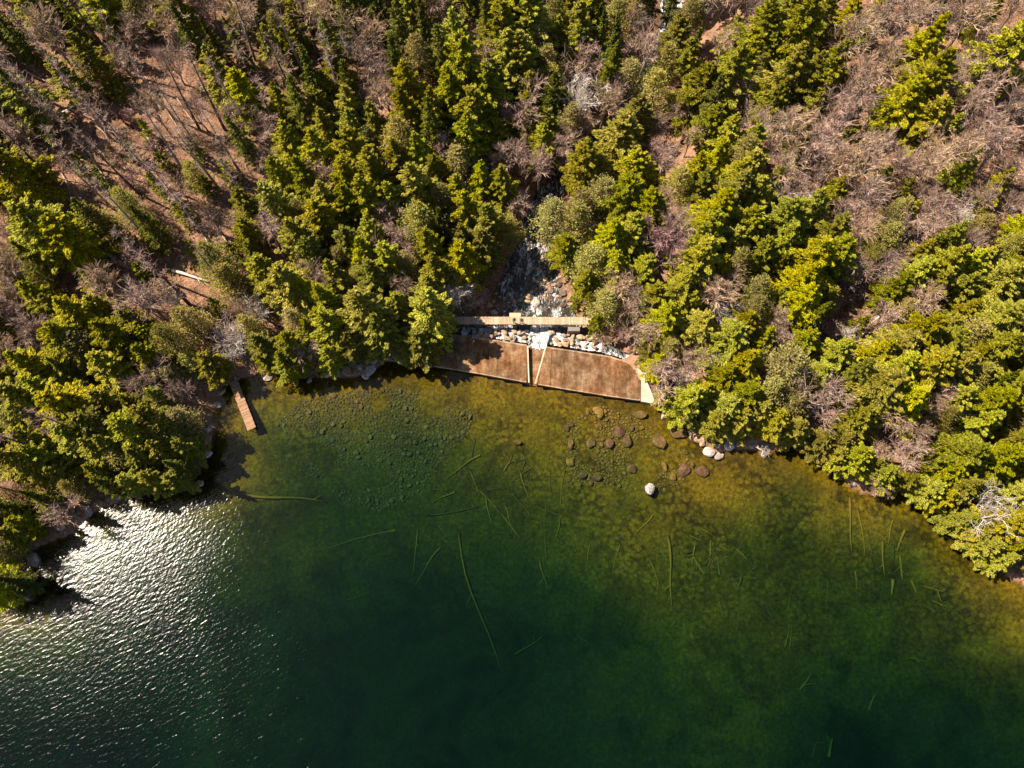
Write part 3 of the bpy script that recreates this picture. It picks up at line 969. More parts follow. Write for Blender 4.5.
def bare_mesh(seed, H, Rm, fork=0.28, limbs=5, k2=5, k3=5, k4=5, up=0.75, thick=0.16):
    g = random.Random(seed)
    wood_, tw = Sticks(), Sticks()
    hz = H * fork
    trunk_pts = [(0, 0, -0.5), (g.uniform(-.1, .1), g.uniform(-.1, .1), hz * 0.5), (g.uniform(-.25, .25), g.uniform(-.25, .25), hz)]
    wood_.path(trunk_pts, [thick * 1.25, thick, thick * 0.85], 6)
    top = Vector(trunk_pts[2])

    def rnd_dir(d, spread):
        a = Vector((g.gauss(0, 1), g.gauss(0, 1), g.gauss(0, 1)))
        a -= d * a.dot(d)
        a.normalize()
        q = (d + a * math.tan(spread)).normalized()
        return q

    def bent(sticks, p, d, L, r0, r1, k, n=3, bend=0.16, rise=0.05):
        pts, q = [p.copy()], d.copy()
        for i in range(n):
            q = (q + Vector((g.gauss(0, bend), g.gauss(0, bend), g.gauss(0, bend) + rise))).normalized()
            pts.append(pts[-1] + q * (L / n))
        rs = [r0 + (r1 - r0) * i / n for i in range(n + 1)]
        if k == 3:
            for i in range(n): sticks.seg(pts[i], pts[i + 1], rs[i], rs[i + 1], 3)
        else:
            sticks.path(pts, rs, 4)
        return pts, q

    for i in range(limbs):
        az = 2 * math.pi * (i + g.uniform(-.25, .25)) / limbs
        sp = math.atan2(Rm, H - hz) * g.uniform(0.55, 1.15) if i < limbs - 1 else 0.08
        d = Vector((math.cos(az) * math.sin(sp), math.sin(az) * math.sin(sp), math.cos(sp)))
        L = (H - hz) * g.uniform(0.72, 0.95) / max(0.6, math.cos(sp)) * 0.8
        start = top - Vector((0, 0, g.uniform(0, hz * 0.35)))
        pts, q = bent(wood_, start, d, L, thick * 0.62, thick * 0.14, 4, 5, 0.12)
        for j in range(k2 + 2):
            f = 0.25 + 0.75 * (j + g.random()) / (k2 + 2)
            x = f * 5; a = min(int(x), 4); p = pts[a].lerp(pts[a + 1], x - a)
            d2 = rnd_dir((pts[a + 1] - pts[a]).normalized(), g.uniform(0.45, 1.0))
            d2 = (d2 + Vector((0, 0, 0.15))).normalized()
            L2 = L * g.uniform(0.28, 0.5) * (1.25 - 0.6 * f)
            pts2, q2 = bent(wood_, p, d2, L2, thick * 0.26, thick * 0.09, 4, 3, 0.16)
            for m in range(k3):
                f2 = 0.2 + 0.8 * (m + g.random()) / k3
                x = f2 * 3; a = min(int(x), 2); p2 = pts2[a].lerp(pts2[a + 1], x - a)
                d3 = rnd_dir((pts2[a + 1] - pts2[a]).normalized(), g.uniform(0.4, 0.95))
                L3 = L2 * g.uniform(0.4, 0.7)
                pts3, q3 = bent(tw, p2, d3, L3, 0.030, 0.018, 3, 2, 0.18)
                for w in range(k4):
                    f3 = 0.25 + 0.75 * (w + g.random()) / k4
                    x = f3 * 2; a = min(int(x), 1); p3 = pts3[a].lerp(pts3[a + 1], x - a)
                    d4 = rnd_dir((pts3[a + 1] - pts3[a]).normalized(), g.uniform(0.4, 0.9))
                    L4 = max(0.35, L3 * g.uniform(0.4, 0.75))
                    tw.seg(p3, p3 + d4 * L4, 0.020, 0.009, 3)
    return wood_, tw


KINDS = {}


def pair(kind, wood_mesh, crown_mesh):
    KINDS.setdefault(kind, []).append((wood_mesh, crown_mesh))


SPEC = {
    # kind: H, R, base, limbs, sprays per limb, spray size, shape, droop, crown material, trunk radius
    'broad': (11.0, 3.1, 0.08, 96, 270, 0.25, 0.80, 10, 'leaf_bright', 0.17),
    'slender': (15.0, 2.5, 0.10, 125, 140, 0.25, 0.85, 16, 'leaf_dark', 0.19),
    'olive': (10.0, 2.6, 0.10, 80, 74, 0.22, 0.60, -5, 'leaf_olive', 0.15),
    'young': (4.6, 1.35, 0.04, 40, 34, 0.28, 0.80, 5, 'leaf_young', 0.06),
}
for kind, (H, Rm, base, nb, per, size, shape, droop, mat, tr) in SPEC.items():
    for s in range({'broad': 9, 'slender': 4, 'olive': 6, 'young': 3}[kind]):
        g = random.Random(hash(kind) % 1000 if False else len(kind) * 100 + s)
        V, Fc, lim = conifer_mesh(len(kind) * 1000 + s, H * g.uniform(.92, 1.08), Rm * g.uniform(.92, 1.1), base, nb, per, size, shape * g.uniform(.72, 1.3), droop + g.uniform(-8, 6), kind != 'olive')
        trunk_sticks(lim, H, tr, 0, s)
        pair(kind, lim.mesh("trunk", M['bark']), fast_mesh("crown", V, Fc, M[mat]))
for s in range(6):
    w_, t_ = bare_mesh(40 + s, 10.0, 3.3, (0.30, 0.22, 0.36)[s % 3], 5 + s % 2, 5, 5, 5)
    pair('bare', w_.mesh("trunk", M['bark_grey']), t_.mesh("crown", (M['twig'], M['twig'], M['twig_tan'])[s % 3]))
for s in range(3):
    w_, t_ = bare_mesh(60 + s, 6.0, 3.3, 0.2, 7, 5, 5, 6, thick=0.1)
    pair('red', w_.mesh("trunk", M['bark_grey']), t_.mesh("crown", M['twig_red']))
for s in range(4):
    w_, t_ = bare_mesh(80 + s, 8.0, 3.4, 0.2, 7, 5, 4, 3, thick=0.2)
    pair('dead', w_.mesh("trunk", M['bark_pale']), t_.mesh("crown", M['twig_pale']))
for s in range(4):
    g = random.Random(200 + s)
    w_, t_ = Sticks(), Sticks()
    H = 17
    trunk_sticks(w_, H, 0.25, g.uniform(-.02, .02), s)
    for i in range(34):
        f = g.uniform(0.25, 1) if i % 3 else g.uniform(0.7, 1.0)
        az, z0 = g.uniform(0, 6.28), H * 0.97 * f
        L = g.uniform(0.5, 1.7) * (1.15 - 0.5 * f)
        d = np.array((math.cos(az), math.sin(az), g.uniform(-.1, .5)))
        p = np.array((0, 0, z0)); q = p + d * L
        w_.seg(p, q, 0.035, 0.015, 3)
        for w in range(7):
            a = p + (q - p) * g.uniform(.3, 1)
            t_.seg(a, a + np.array((g.gauss(0, .35), g.gauss(0, .35), g.uniform(0, .5))), 0.018, 0.009, 3)
    pair('pole', w_.mesh("trunk", M['bark_black'] if s % 2 else M['bark_grey']), t_.mesh("crown", M['twig']))
for s in range(3):
    w_, t_ = bare_mesh(120 + s, 2.6, 1.6, 0.08, 8, 5, 4, 3, thick=0.045)
    pair('shrub', w_.mesh("stem", M['bark']), t_.mesh("crown", (M['twig_tan'], M['twig'], M['twig_red'])[s]))
V, Fc, lim = conifer_mesh(999, 3.4, 1.0, 0.04, 40, 22, 0.28, 0.8, 5)
trunk_sticks(lim, 3.4, 0.05)
pair('rust', lim.mesh("trunk", M['bark']), fast_mesh("crown", V, Fc, M['leaf_rust']))

NATIVE = {'broad': (11.0, 3.1), 'slender': (15.0, 2.5), 'olive': (10.0, 2.6), 'young': (4.6, 1.35), 'bare': (10.0, 3.3), 'red': (6.0, 3.3), 'dead': (8.0, 3.4), 'pole': (17.0, 1.6), 'shrub': (2.6, 1.6), 'rust': (3.4, 1.0)}
NAME = {'broad': 'conifer_tree', 'slender': 'spire_conifer', 'olive': 'olive_tree_crown', 'young': 'young_conifer', 'bare': 'bare_tree', 'red': 'bare_tree', 'dead': 'dead_tree', 'pole': 'bare_pole_tree', 'shrub': 'bare_shrub', 'rust': 'rust_shrub'}
NAME['olive'] = 'budding_tree'
CAT = {'broad': 'conifer', 'slender': 'conifer', 'olive': 'tree', 'young': 'young conifer', 'bare': 'bare tree', 'red': 'bare tree', 'dead': 'dead tree', 'pole': 'bare tree', 'shrub': 'shrub', 'rust': 'shrub'}
GROUP = {'broad': 'bushy conifers in the forest', 'slender': 'spire shaped conifers in the forest', 'olive': 'dull olive trees in the forest', 'young': 'young conifers between the trees', 'bare': 'bare twiggy trees', 'red': 'bare twiggy trees', 'dead': 'pale dead trees', 'pole': 'bare pole trees on the slope', 'shrub': 'bare shrubs', 'rust': None}
DESC = {'broad': 'yellow-green bushy conifer', 'slender': 'dark green spire-shaped conifer', 'olive': 'dull olive-khaki tree', 'young': 'little bright green conifer', 'bare': 'bare mauve-grey twiggy tree', 'red': 'bare reddish-mauve tree', 'dead': 'bleached dead tree', 'pole': 'tall thin bare trunk', 'shrub': 'leafless brown shrub', 'rust': 'rust-red shrub'}
P_, S_, O_, Y_, B_, W_, K_ = 'broad', 'slender', 'olive', 'young', 'bare', 'dead', 'shrub'
TREES = []
def add(kind, txt):
    for tok in txt.split():
        u, v, r = tok.split(',')
        TREES.append((kind, float(u), float(v), float(r)))
add(P_, "18,98,22 90,62,18 62,78,14 215,72,18 243,90,18 14,165,26 455,35,20 458,62,22 500,30,20 408,85,17 405,112,20 505,60,18 450,88,18 490,88,22 470,110,20 465,135,20 285,145,16 315,150,18 350,150,18 370,120,12 345,175,18 300,175,16 375,178,20 415,180,18 395,160,16 325,125,14 480,180,16 530,20,20 520,65,20 578,35,18 575,55,16 545,140,14 672,62,14 730,75,26 700,90,22 685,100,14 750,60,16 762,35,22 635,130,18 615,150,22 590,172,22 640,165,20 710,125,16 730,135,16 760,95,12 720,155,12 755,140,14 755,170,18 735,180,18")
add(P_, "800,28,24 770,50,14 822,15,16 790,75,24 810,85,20 820,100,16 835,60,14 775,100,16 1008,50,30 995,65,15 925,45,20 925,85,24 905,105,20 930,118,20 945,130,14 885,4,10")
add(P_, "40,225,28 65,240,26 30,255,14 35,293,14 55,305,12 75,312,20 100,305,14 60,340,22 115,340,22 130,320,14 30,365,20 110,370,18 245,205,14 245,230,14 250,252,10")
add(P_, "275,200,16 320,215,18 345,205,16 365,200,18 300,235,18 310,255,16 265,270,20 285,285,22 345,240,16 370,235,14 385,260,18 430,245,16 435,268,18 470,210,18 488,228,18 482,250,16 370,275,16 365,310,24 380,330,22 425,290,18 430,315,24 420,343,16 335,275,16 320,300,18 305,290,14 330,325,18 350,340,14 290,345,16 285,365,14 328,355,12 265,345,14 264,360,8 310,330,12 398,305,14")
add(P_, "565,255,14 612,238,22 635,235,18 615,265,18 650,205,18 625,195,20 720,210,24 735,195,20 750,225,20 710,235,20 700,260,22 735,245,16 755,200,18 715,270,14 680,290,18 665,320,18 690,275,16 650,350,10 660,365,12 700,325,16 730,340,20 745,325,16 745,365,18 725,375,16")
add(P_, "790,225,22 810,215,18 815,260,22 835,255,20 800,280,22 785,245,18 800,300,20 945,262,22 970,268,18 915,275,18 895,290,16 935,285,16 960,290,16 1000,280,22 1020,265,16 1000,320,22 985,325,14 995,350,20 940,325,14 920,330,22 900,345,20 945,345,20 880,355,18 930,365,24 895,370,22 960,365,16 1015,350,14")
add(P_, "690,400,18 705,395,14 725,405,16 745,395,18 760,412,14 880,388,26 903,402,22 855,455,16 872,466,10 845,440,14 865,420,18 960,395,16 990,400,20 1010,390,18 985,420,16 970,450,22 995,460,22 1015,440,16 955,470,16 945,500,12 1000,525,20 985,543,14 1012,545,14 1015,490,18")
add(P_, "20,400,20 45,395,20 65,405,24 90,420,22 110,400,16 130,430,22 150,420,20 95,450,18 70,440,18 30,440,16 20,465,22 45,460,18 60,475,14 100,470,14 85,430,16 5,535,12 140,455,16 115,445,18 160,450,16 185,445,14")
add(S_, "12,30,16 112,42,9 188,32,18 215,38,12 38,12,14 243,138,14 310,70,20 345,22,16 398,30,16 375,8,18 425,25,18 440,55,14 612,65,18 645,20,18 605,90,18 715,110,16 815,312,16 150,225,16 95,222,16 40,500,16 12,585,16 430,125,16 175,465,14 330,50,14 520,8,14 665,30,12 295,100,14 395,60,14 110,485,12 8,505,14 485,12,14 550,110,14 75,20,12 1000,385,14 440,225,14 600,45,12 235,35,14 345,90,14")
add(P_, "905,215,11 965,165,12 850,120,11 985,20,12 870,25,10 800,130,12 880,180,11 1000,185,11 840,190,12 775,180,12 690,30,12 735,40,12 560,120,12 500,140,12 420,215,14 455,190,14 525,110,12")
add(P_, "715,424,13 740,420,13 775,424,14 800,430,15 822,442,13 838,456,12 885,472,13 906,480,12 930,490,13 962,518,13 978,532,13 1005,558,13 690,412,12 665,395,10 150,478,12 175,478,12 130,482,12")
add(O_, "135,22,12 242,10,12 280,10,12 398,138,20 462,160,16 550,15,14 545,68,18 550,88,15 630,35,16 530,135,14 660,85,14 650,110,16 745,155,16 760,70,12 108,230,18 125,205,14 80,345,20 170,340,20 190,325,18 215,260,18 230,280,18 415,220,18 405,265,14 600,200,20 575,232,20 588,262,20 625,290,12 605,306,16 758,290,16 755,310,14 885,235,16 895,215,14 1010,245,14 785,365,24 770,390,16 795,400,14 975,375,16 165,430,18 182,425,16 75,488,12 8,550,12 120,458,14 35,275,12 680,180,14 870,255,12 640,310,12 250,325,14 470,70,12 195,175,12 300,210,10 340,258,10 580,215,16")
add(Y_, "80,165,11 195,146,10 224,168,10 165,163,10 157,184,10 42,190,10 797,152,12 860,150,10 195,250,10 140,275,11 588,303,9 575,311,7 597,328,9 645,335,9 860,325,10 150,240,9 120,90,9 205,185,9 130,150,8 145,130,8 100,180,9 215,305,9 232,250,9 830,190,9 905,190,10 880,120,9 960,190,9 1010,170,9 975,215,9 690,60,9 850,75,8 255,155,9 175,205,9 185,215,9 60,205,9")
add(B_, "48,35,22 165,25,20 155,112,18 210,12,14 238,20,18 320,20,20 365,38,22 372,72,20 490,50,10 398,160,12 265,130,14 500,165,14 440,8,12 632,50,14 585,75,18 600,130,16 520,115,22 640,80,20 610,115,14 675,115,12 690,140,12 665,160,18 740,92,16 705,20,25 720,52,16 745,15,20 560,165,14 520,165,14 850,40,25 885,18,25 870,75,22 850,100,25 835,125,25 790,125,22 815,150,22 780,170,20 860,165,22 885,145,18 970,20,25 960,70,20 970,100,22 985,130,25 1012,110,20 1000,150,22 960,150,20 940,168,20 925,170,18 1015,175,16 900,165,16")
add(B_, "825,405,26 670,372,22 10,235,16 15,270,18 105,280,20 145,300,24 10,310,18 30,330,18 245,312,14 388,215,14 400,295,14 325,285,12 300,350,14 680,225,18 615,290,18 632,310,18 718,295,20 730,285,14 640,340,18 870,200,22 920,225,22 940,205,18 900,250,12 925,305,20 855,270,16 690,365,16 900,450,18 915,432,14 945,395,14 850,215,18 835,165,18 945,20,20 910,15,18 985,40,16 985,75,18 1015,85,14 170,60,16 195,110,14 230,115,14 265,160,12 120,60,14 20,130,14 185,145,14 860,235,16 975,240,12 1018,205,10 130,30,14 665,200,14 440,150,12 930,140,14 800,190,16 820,170,14 760,125,14 775,145,12 130,260,12 165,290,14 5,355,16 5,290,14 40,160,12 210,220,14 180,190,12")
add('red', "665,245,26 585,300,10 905,165,14 655,155,14 880,480,14 560,175,10 5,270,14")
add(W_, "455,295,16 260,310,16 235,335,18 728,320,16 712,362,14 790,195,18 848,332,9 985,505,26 580,125,22 685,385,12 355,45,16 575,95,12 785,122,12 890,225,14 175,300,14 235,345,12 765,452,5 875,110,14 745,315,10 960,215,14 960,405,12 235,350,12")
add('pole', "108,53,6 245,180,6 126,124,6 188,178,6 102,170,6 82,158,6 62,190,6 32,150,6 300,110,6 290,267,6 190,305,6 213,245,6 165,280,6 150,90,6 205,160,6 225,130,6 140,195,6 320,60,6 345,110,6 255,60,6 275,70,6 88,105,6 175,120,6 235,300,6 120,215,6 50,130,6 255,215,6 390,25,6 60,455,6 100,440,6 490,120,6")
add('pole', "112,140,6 138,165,6 160,185,6 178,205,6 196,225,6 72,135,6 45,100,6 60,75,6 130,75,6 200,130,6 220,190,6 250,130,6 268,110,6 150,240,6 105,195,6 40,210,6 285,150,6 305,75,6")
add(K_, "925,170,12 905,185,12 640,300,10 560,180,9 605,345,9 620,340,9 470,300,9 880,490,10 330,357,8 400,350,8 850,290,10 875,325,10 130,180,10 110,150,10 170,170,10 150,145,9 75,200,10 200,205,9 170,240,10 235,175,9 990,240,10 1010,225,10 970,235,10 870,290,10 690,345,10 940,230,10 830,330,9 860,345,9 745,100,9 125,115,9 60,160,9 675,330,9")
add('rust', "914,117,9")


PLACED = []      # kind, pixel, object: for the labels


def place(kind, u, v, r, sink=0.55, hmul=1.0, at_base=False):
    Hn, Rn = NATIVE[kind]
    z0 = 0.0
    for _ in range(6):
        p = at(u, v, z0 + (0 if at_base else sink * 0.9 * Rn * 3))
        gz = ground_z(p.x, p.y)
        dz = depth_of(p)
        Rm = r * dz / F * (1.36 if kind == 'slender' else 1.46 if kind == 'broad' else 1.24)
        if kind == 'slender': Rm *= 0.72
        sr = Rm / Rn
        H = {'broad': 2.35 * Rm + 2.0, 'slender': 4.0 * Rm + 3.5, 'olive': 2.5 * Rm + 1.8, 'young': 3.2 * Rm, 'bare': 2.4 * Rm + 2.5, 'red': 1.9 * Rm, 'dead': 1.9 * Rm + 1.5, 'pole': 17.0, 'shrub': 1.6 * Rm, 'rust': 3.4 * Rm}[kind] * hmul
        zc = gz + (0 if at_base else sink * H)
        z0 = zc - (0 if at_base else sink * 0.9 * Rn * 3)
        p = at(u, v, zc)
    gz = ground_z(p.x, p.y)
    rnd = random.Random(int(u * 31 + v * 57 + r * 7))
    i = rnd.randrange(len(KINDS[kind]))
    wm, cm = KINDS[kind][i]
    root = empty(NAME[kind], (p.x, p.y, max(gz, -0.3) - 0.05), rnd.uniform(0, 6.28))
    root.rotation_euler.x = rnd.gauss(0, 0.035); root.rotation_euler.y = rnd.gauss(0, 0.035)
    sx = sr if kind != 'pole' else rnd.uniform(.8, 1.2)
    root.scale = (sx * rnd.uniform(.93, 1.07), sx * rnd.uniform(.93, 1.07), H / Hn)
    link("trunk" if kind != 'shrub' else "stem", wm, root)
    link("crown", cm, root)
    tag(root, None, CAT[kind], GROUP[kind])
    PLACED.append((kind, u, v, r, root, H))
    return root


for kind, u, v, r in TREES:
    if kind == 'pole': place(kind, u, v, r, at_base=True)
    else: place(kind, u, v, r)
# ------------------------------------------------------------------ fill the thin spots of the forest
OPEN = [(852, 312, 17), (1005, 213, 24), (450, 180, 6), (652, 290, 9), (676, 15, 16), (532, 225, 15), (535, 278, 32), (525, 320, 70), (590, 160, 8), (135, 115, 14), (560, 190, 14), (60, 130, 10), (190, 278, 12), (550, 205, 16), (525, 250, 18), (655, 55, 8), (90, 30, 10)]
frng = random.Random(99)
tx = [(u, v, r) for _, u, v, r in TREES if _ != 'pole']
fill = []
SHV = np.array([[u, v] for u, v in SHORE_PX])
def shore_v(u): return float(np.interp(u, SHV[:, 0], np.maximum.accumulate(np.zeros(len(SHV))) + SHV[:, 1])) if False else None
for _ in range(9000):
    u, v = frng.uniform(-45, 1070), frng.uniform(-55, 590)
    right = u > 655
    p = at(u, v, 3.0)
    if look(p.x, p.y, "w") or look(p.x, p.y, "d") < 1.5: continue
    if inside(np.array([p.x]), np.array([p.y]), SLAB)[0]: continue
    if any((u - a) ** 2 + (v - b_) ** 2 < c * c for a, b_, c in OPEN): continue
    outside_frame = not (-5 < u < 1029 and v > -5)
    if outside_frame and frng.random() < 0.5: continue
    upper_left = u < 270 and v < 330 and not outside_frame
    upper_right = u > 740 and v < 200
    r = frng.uniform(11, 18) if not outside_frame else frng.uniform(15, 22)
    k_ = 1.5 if upper_left else (0.72 if upper_right else 0.62)
    if any((u - a) ** 2 + (v - b_) ** 2 < (k_ * (r + c)) ** 2 for a, b_, c in tx): continue
    x = frng.random()
    if upper_right: kind = 'bare' if x < 0.70 else ('shrub' if x < 0.82 else ('young' if x < 0.92 else 'broad'))
    elif upper_left: kind = 'bare' if x < 0.4 else ('shrub' if x < 0.6 else ('young' if x < 0.8 else 'pole'))
    else: kind = 'broad' if x < 0.46 else ('olive' if x < 0.66 else ('bare' if x < 0.87 else ('young' if x < 0.95 else 'slender')))
    tx.append((u, v, r)); fill.append((kind, u, v, r))
for kind, u, v, r in fill:
    if kind == 'pole': place(kind, u, v, 6, at_base=True)
    else: place(kind, u, v, r if kind not in ('young', 'shrub') else r * 0.75)

# ------------------------------------------------------------------ brush lying over the slopes (nobody could count it)
g = np.random.default_rng(21)
N0 = 150000
bx = g.uniform(-118, 118, N0); by = g.uniform(15, 128, N0)
patch = vnoise(bx, by, 5.0, 1) + 0.5 * vnoise(bx, by, 1.7, 2)
bz, bw, bd = terrain(bx, by)
keep = (~bw) & (bd > 0.7) & (patch + g.uniform(-.25, .25, N0) > -0.12) & (~inside(bx, by, SLAB))
keep &= ~((bz < -0.9) & (g.random(N0) < 0.6))
bx, by, bz = bx[keep], by[keep], bz[keep]
n = len(bx)
az = g.uniform(0, 2 * math.pi, n); el = np.abs(g.normal(0.25, 0.4, n)); Ls = g.uniform(0.35, 1.35, n) * np.where(g.random(n) < 0.05, 2.4, 1)
A = np.stack([bx, by, bz + 0.03], 1)
D = np.stack([np.cos(az) * np.cos(el), np.sin(az) * np.cos(el), np.sin(el)], 1)
sv = np.cross(D, np.array((0.2, 0.1, 1.0))); sv /= np.linalg.norm(sv, axis=1)[:, None]
uv_ = np.cross(sv, D)
wd = g.uniform(0.014, 0.034, n)[:, None] * np.where(Ls > 1.4, 1.8, 1)[:, None]
B2 = A + D * Ls[:, None]
V = np.stack([A + sv * wd, A - sv * wd * .6 + uv_ * wd, A - sv * wd * .6 - uv_ * wd, B2 + sv * wd * .4, B2 - sv * wd * .3 + uv_ * wd * .4, B2 - sv * wd * .3 - uv_ * wd * .4], 1).reshape(-1, 3)
base = np.arange(n)[:, None] * 6
Fq = np.concatenate([base + np.array((0, 1, 4, 3)), base + np.array((1, 2, 5, 4)), base + np.array((2, 0, 3, 5))])
M['brush'] = twig_mat("dry_brush", [(0.0, (0.05, 0.026, 0.018)), (0.35, (0.15, 0.082, 0.055)), (0.7, (0.29, 0.18, 0.13)), (1.0, (0.48, 0.36, 0.28))])
tag(link("undergrowth", fast_mesh("undergrowth", V, Fq, M['brush'])), kind='stuff')

# low green ground plants and moss tufts between the trees
N0 = 26000
bx = g.uniform(-110, 110, N0); by = g.uniform(15, 125, N0)
patch = vnoise(bx, by, 8.0, 3) + 0.4 * vnoise(bx, by, 2.2, 5)
bz, bw, bd = terrain(bx, by)
keep = (~bw) & (bd > 0.5) & (patch > 0.02) & (bz > -0.8) & (~inside(bx, by, SLAB))
bx, by, bz = bx[keep], by[keep], bz[keep]
n = len(bx)
C = np.stack([bx, by, bz + g.uniform(0.05, 0.4, n)], 1)
D = g.normal(0, 1, (n, 3)); D[:, 2] = np.abs(D[:, 2]) * .5; D /= np.linalg.norm(D, axis=1)[:, None]
S = np.cross(D, np.array((0, 0, 1.0)) + g.normal(0, .3, (n, 3))); S /= np.linalg.norm(S, axis=1)[:, None]
l = g.uniform(.15, .38, n)[:, None]
V = np.stack([C - D * l, C + S * l * .5, C + D * l, C - S * l * .5], 1).reshape(-1, 3)
tag(link("ground_plants", fast_mesh("ground_plants", V, np.arange(len(V)).reshape(-1, 4), M['leaf_olive'])), kind='stuff')

# ------------------------------------------------------------------ stones
def rock_mesh(seed, sub=2, squash=0.7, rough=0.22):
    bm = bmesh.new()
    bmesh.ops.create_icosphere(bm, subdivisions=sub, radius=1.0)
    rn = random.Random(seed)
    cuts = [(Vector((rn.gauss(0, 1), rn.gauss(0, 1), rn.gauss(0, 1))).normalized(), rn.uniform(0.55, 0.85)) for _ in range(7)]
    for v in bm.verts:
        for nrm, dd in cuts:
            s = v.co.dot(nrm) - dd
            if s > 0: v.co -= nrm * s * 0.85
        v.co *= 1 + rn.uniform(-rough, rough) * 0.3
        v.co.z *= squash
    me = bpy.data.meshes.new("boulder"); bm.to_mesh(me); bm.free()
    for p in me.polygons: p.use_smooth = False
    return me
ROCKS = {}
def rock_variant(mat, i):
    k = (mat, i)
    if k not in ROCKS:
        me = rock_mesh(i * 13 + 5); me.materials.append(M[mat]); ROCKS[k] = me
    return ROCKS[k]
LABELLED = []     # (desc, u, v, object) for the label writer
brng = random.Random(5)
def boulder(u, v, rpx, mat, desc, group, sink=0.35, z=None, name="boulder"):
    p = at(u, v, 0.0)
    for _ in range(4):
        gz = ground_z(p.x, p.y) if z is None else z
        p = at(u, v, gz + 0.2)
    s = rpx * depth_of(p) / F
    o = link(name, rock_variant(mat, brng.randrange(6)), None, (p.x, p.y, gz + s * (0.7 - sink)))
    o.rotation_euler = (brng.uniform(-.3, .3), brng.uniform(-.3, .3), brng.uniform(0, 6.28))
    o.scale = (s * brng.uniform(.85, 1.4), s * brng.uniform(.68, 1.05), s * brng.uniform(.7, 1.1))
    tag(o, None, "boulder", group)
    LABELLED.append((desc, u, v, o))
    return o
def line_boulder(u, v, rpx, desc, top=0.45):
    """stands on the lake bed and breaks the surface"""
    p = at(u, v, 0.1)
    gz = ground_z(p.x, p.y)
    s = rpx * depth_of(p) / F
    sz = max((top - gz) / 1.2, s * 0.7)
    o = link("boulder", rock_variant('stone_line', brng.randrange(6)), None, (p.x, p.y, top - 0.56 * sz))
    o.scale = (s, s * 0.9, sz); o.rotation_euler = (0, 0, brng.uniform(0, 6.28))
    tag(o, None, "boulder", "boulders standing in the lake")
    LABELLED.append((desc, u, v, o))
line_boulder(650, 489, 6.6, "large pale-topped boulder standing alone in the lake", 0.62)
line_boulder(610, 443, 5.2, "small brown boulder just breaking the surface", 0.16)
line_boulder(685, 470, 7.5, "dark brown boulder with a white spot, barely above the lake", 0.15)
line_boulder(703, 471, 7.5, "dark brown boulder just breaking the surface", 0.06)
line_boulder(620, 430, 8.5, "long brown boulder just breaking the surface", 0.05)
line_boulder(230, 457, 6, "sunlit golden boulder in the shaded water", 0.1)
for u, v, r in ((627, 441, 6.5), (659, 442, 8), (640, 415, 6), (678, 433, 8), (600, 415, 5), (632, 469, 6), (591, 443, 6), (571, 443, 5), (598, 411, 5), (567, 428, 4.5), (665, 466, 5), (673, 477, 5), (583, 475, 6), (596, 477, 6), (570, 462, 5), (517, 442, 5)):
    boulder(u, v, r, 'stone_brown' if r > 5 else 'stone_gold', "submerged brown boulder on the lake bed" if r > 5 else "small submerged golden stone", "submerged boulders", 0.5)
for u, v, r, m_ in ((664, 415, 4.5, 'stone'), (709, 452, 6, 'stone'), (719, 456, 4.5, 'stone'), (718, 446, 4, 'stone'), (729, 446, 5.5, 'stone'), (729, 437, 4, 'stone'), (697, 438, 7, 'stone_tan'), (703, 443, 5, 'stone_tan'), (693, 432, 5, 'stone_tan'), (761, 447, 4, 'stone'), (764, 455, 3.5, 'stone'), (752, 446, 3, 'stone'),
                    (371, 370, 6, 'stone'), (360, 366, 5, 'stone'), (347, 371, 6, 'stone_tan'), (336, 372, 5, 'stone'), (358, 353, 6, 'stone_tan'), (365, 376, 4, 'stone'), (352, 362, 5, 'stone_tan'), (327, 375, 4, 'stone_tan'), (374, 361, 4, 'stone'), (386, 358, 4, 'stone_tan'), (395, 356, 4, 'stone'), (412, 352, 5, 'stone_tan'), (421, 355, 4, 'stone'),
                    (88, 511, 5, 'stone'), (100, 503, 5, 'stone_tan'), (118, 497, 4, 'stone'), (60, 527, 5, 'stone_tan'), (35, 560, 7, 'stone'), (28, 575, 6, 'stone_tan'), (40, 590, 6, 'stone'), (25, 597, 5, 'stone'), (200, 484, 5, 'stone_tan'), (187, 480, 5, 'stone'), (155, 490, 5, 'stone'), (268, 378, 4, 'stone'), (264, 389, 3, 'stone'), (222, 392, 4, 'stone_tan'), (218, 405, 4, 'stone'), (213, 377, 5, 'stone'), (310, 380, 4, 'stone'), (290, 377, 4, 'stone_tan'), (208, 430, 4, 'stone'), (206, 455, 5, 'stone'),
                    (837, 474, 4, 'stone_tan'), (853, 484, 4, 'stone'), (648, 398, 4, 'stone_tan')):
    boulder(u, v, r, m_, {'stone': "grey shore boulder", 'stone_tan': "tan-brown shore boulder"}[m_], "boulders along the shore", 0.35)
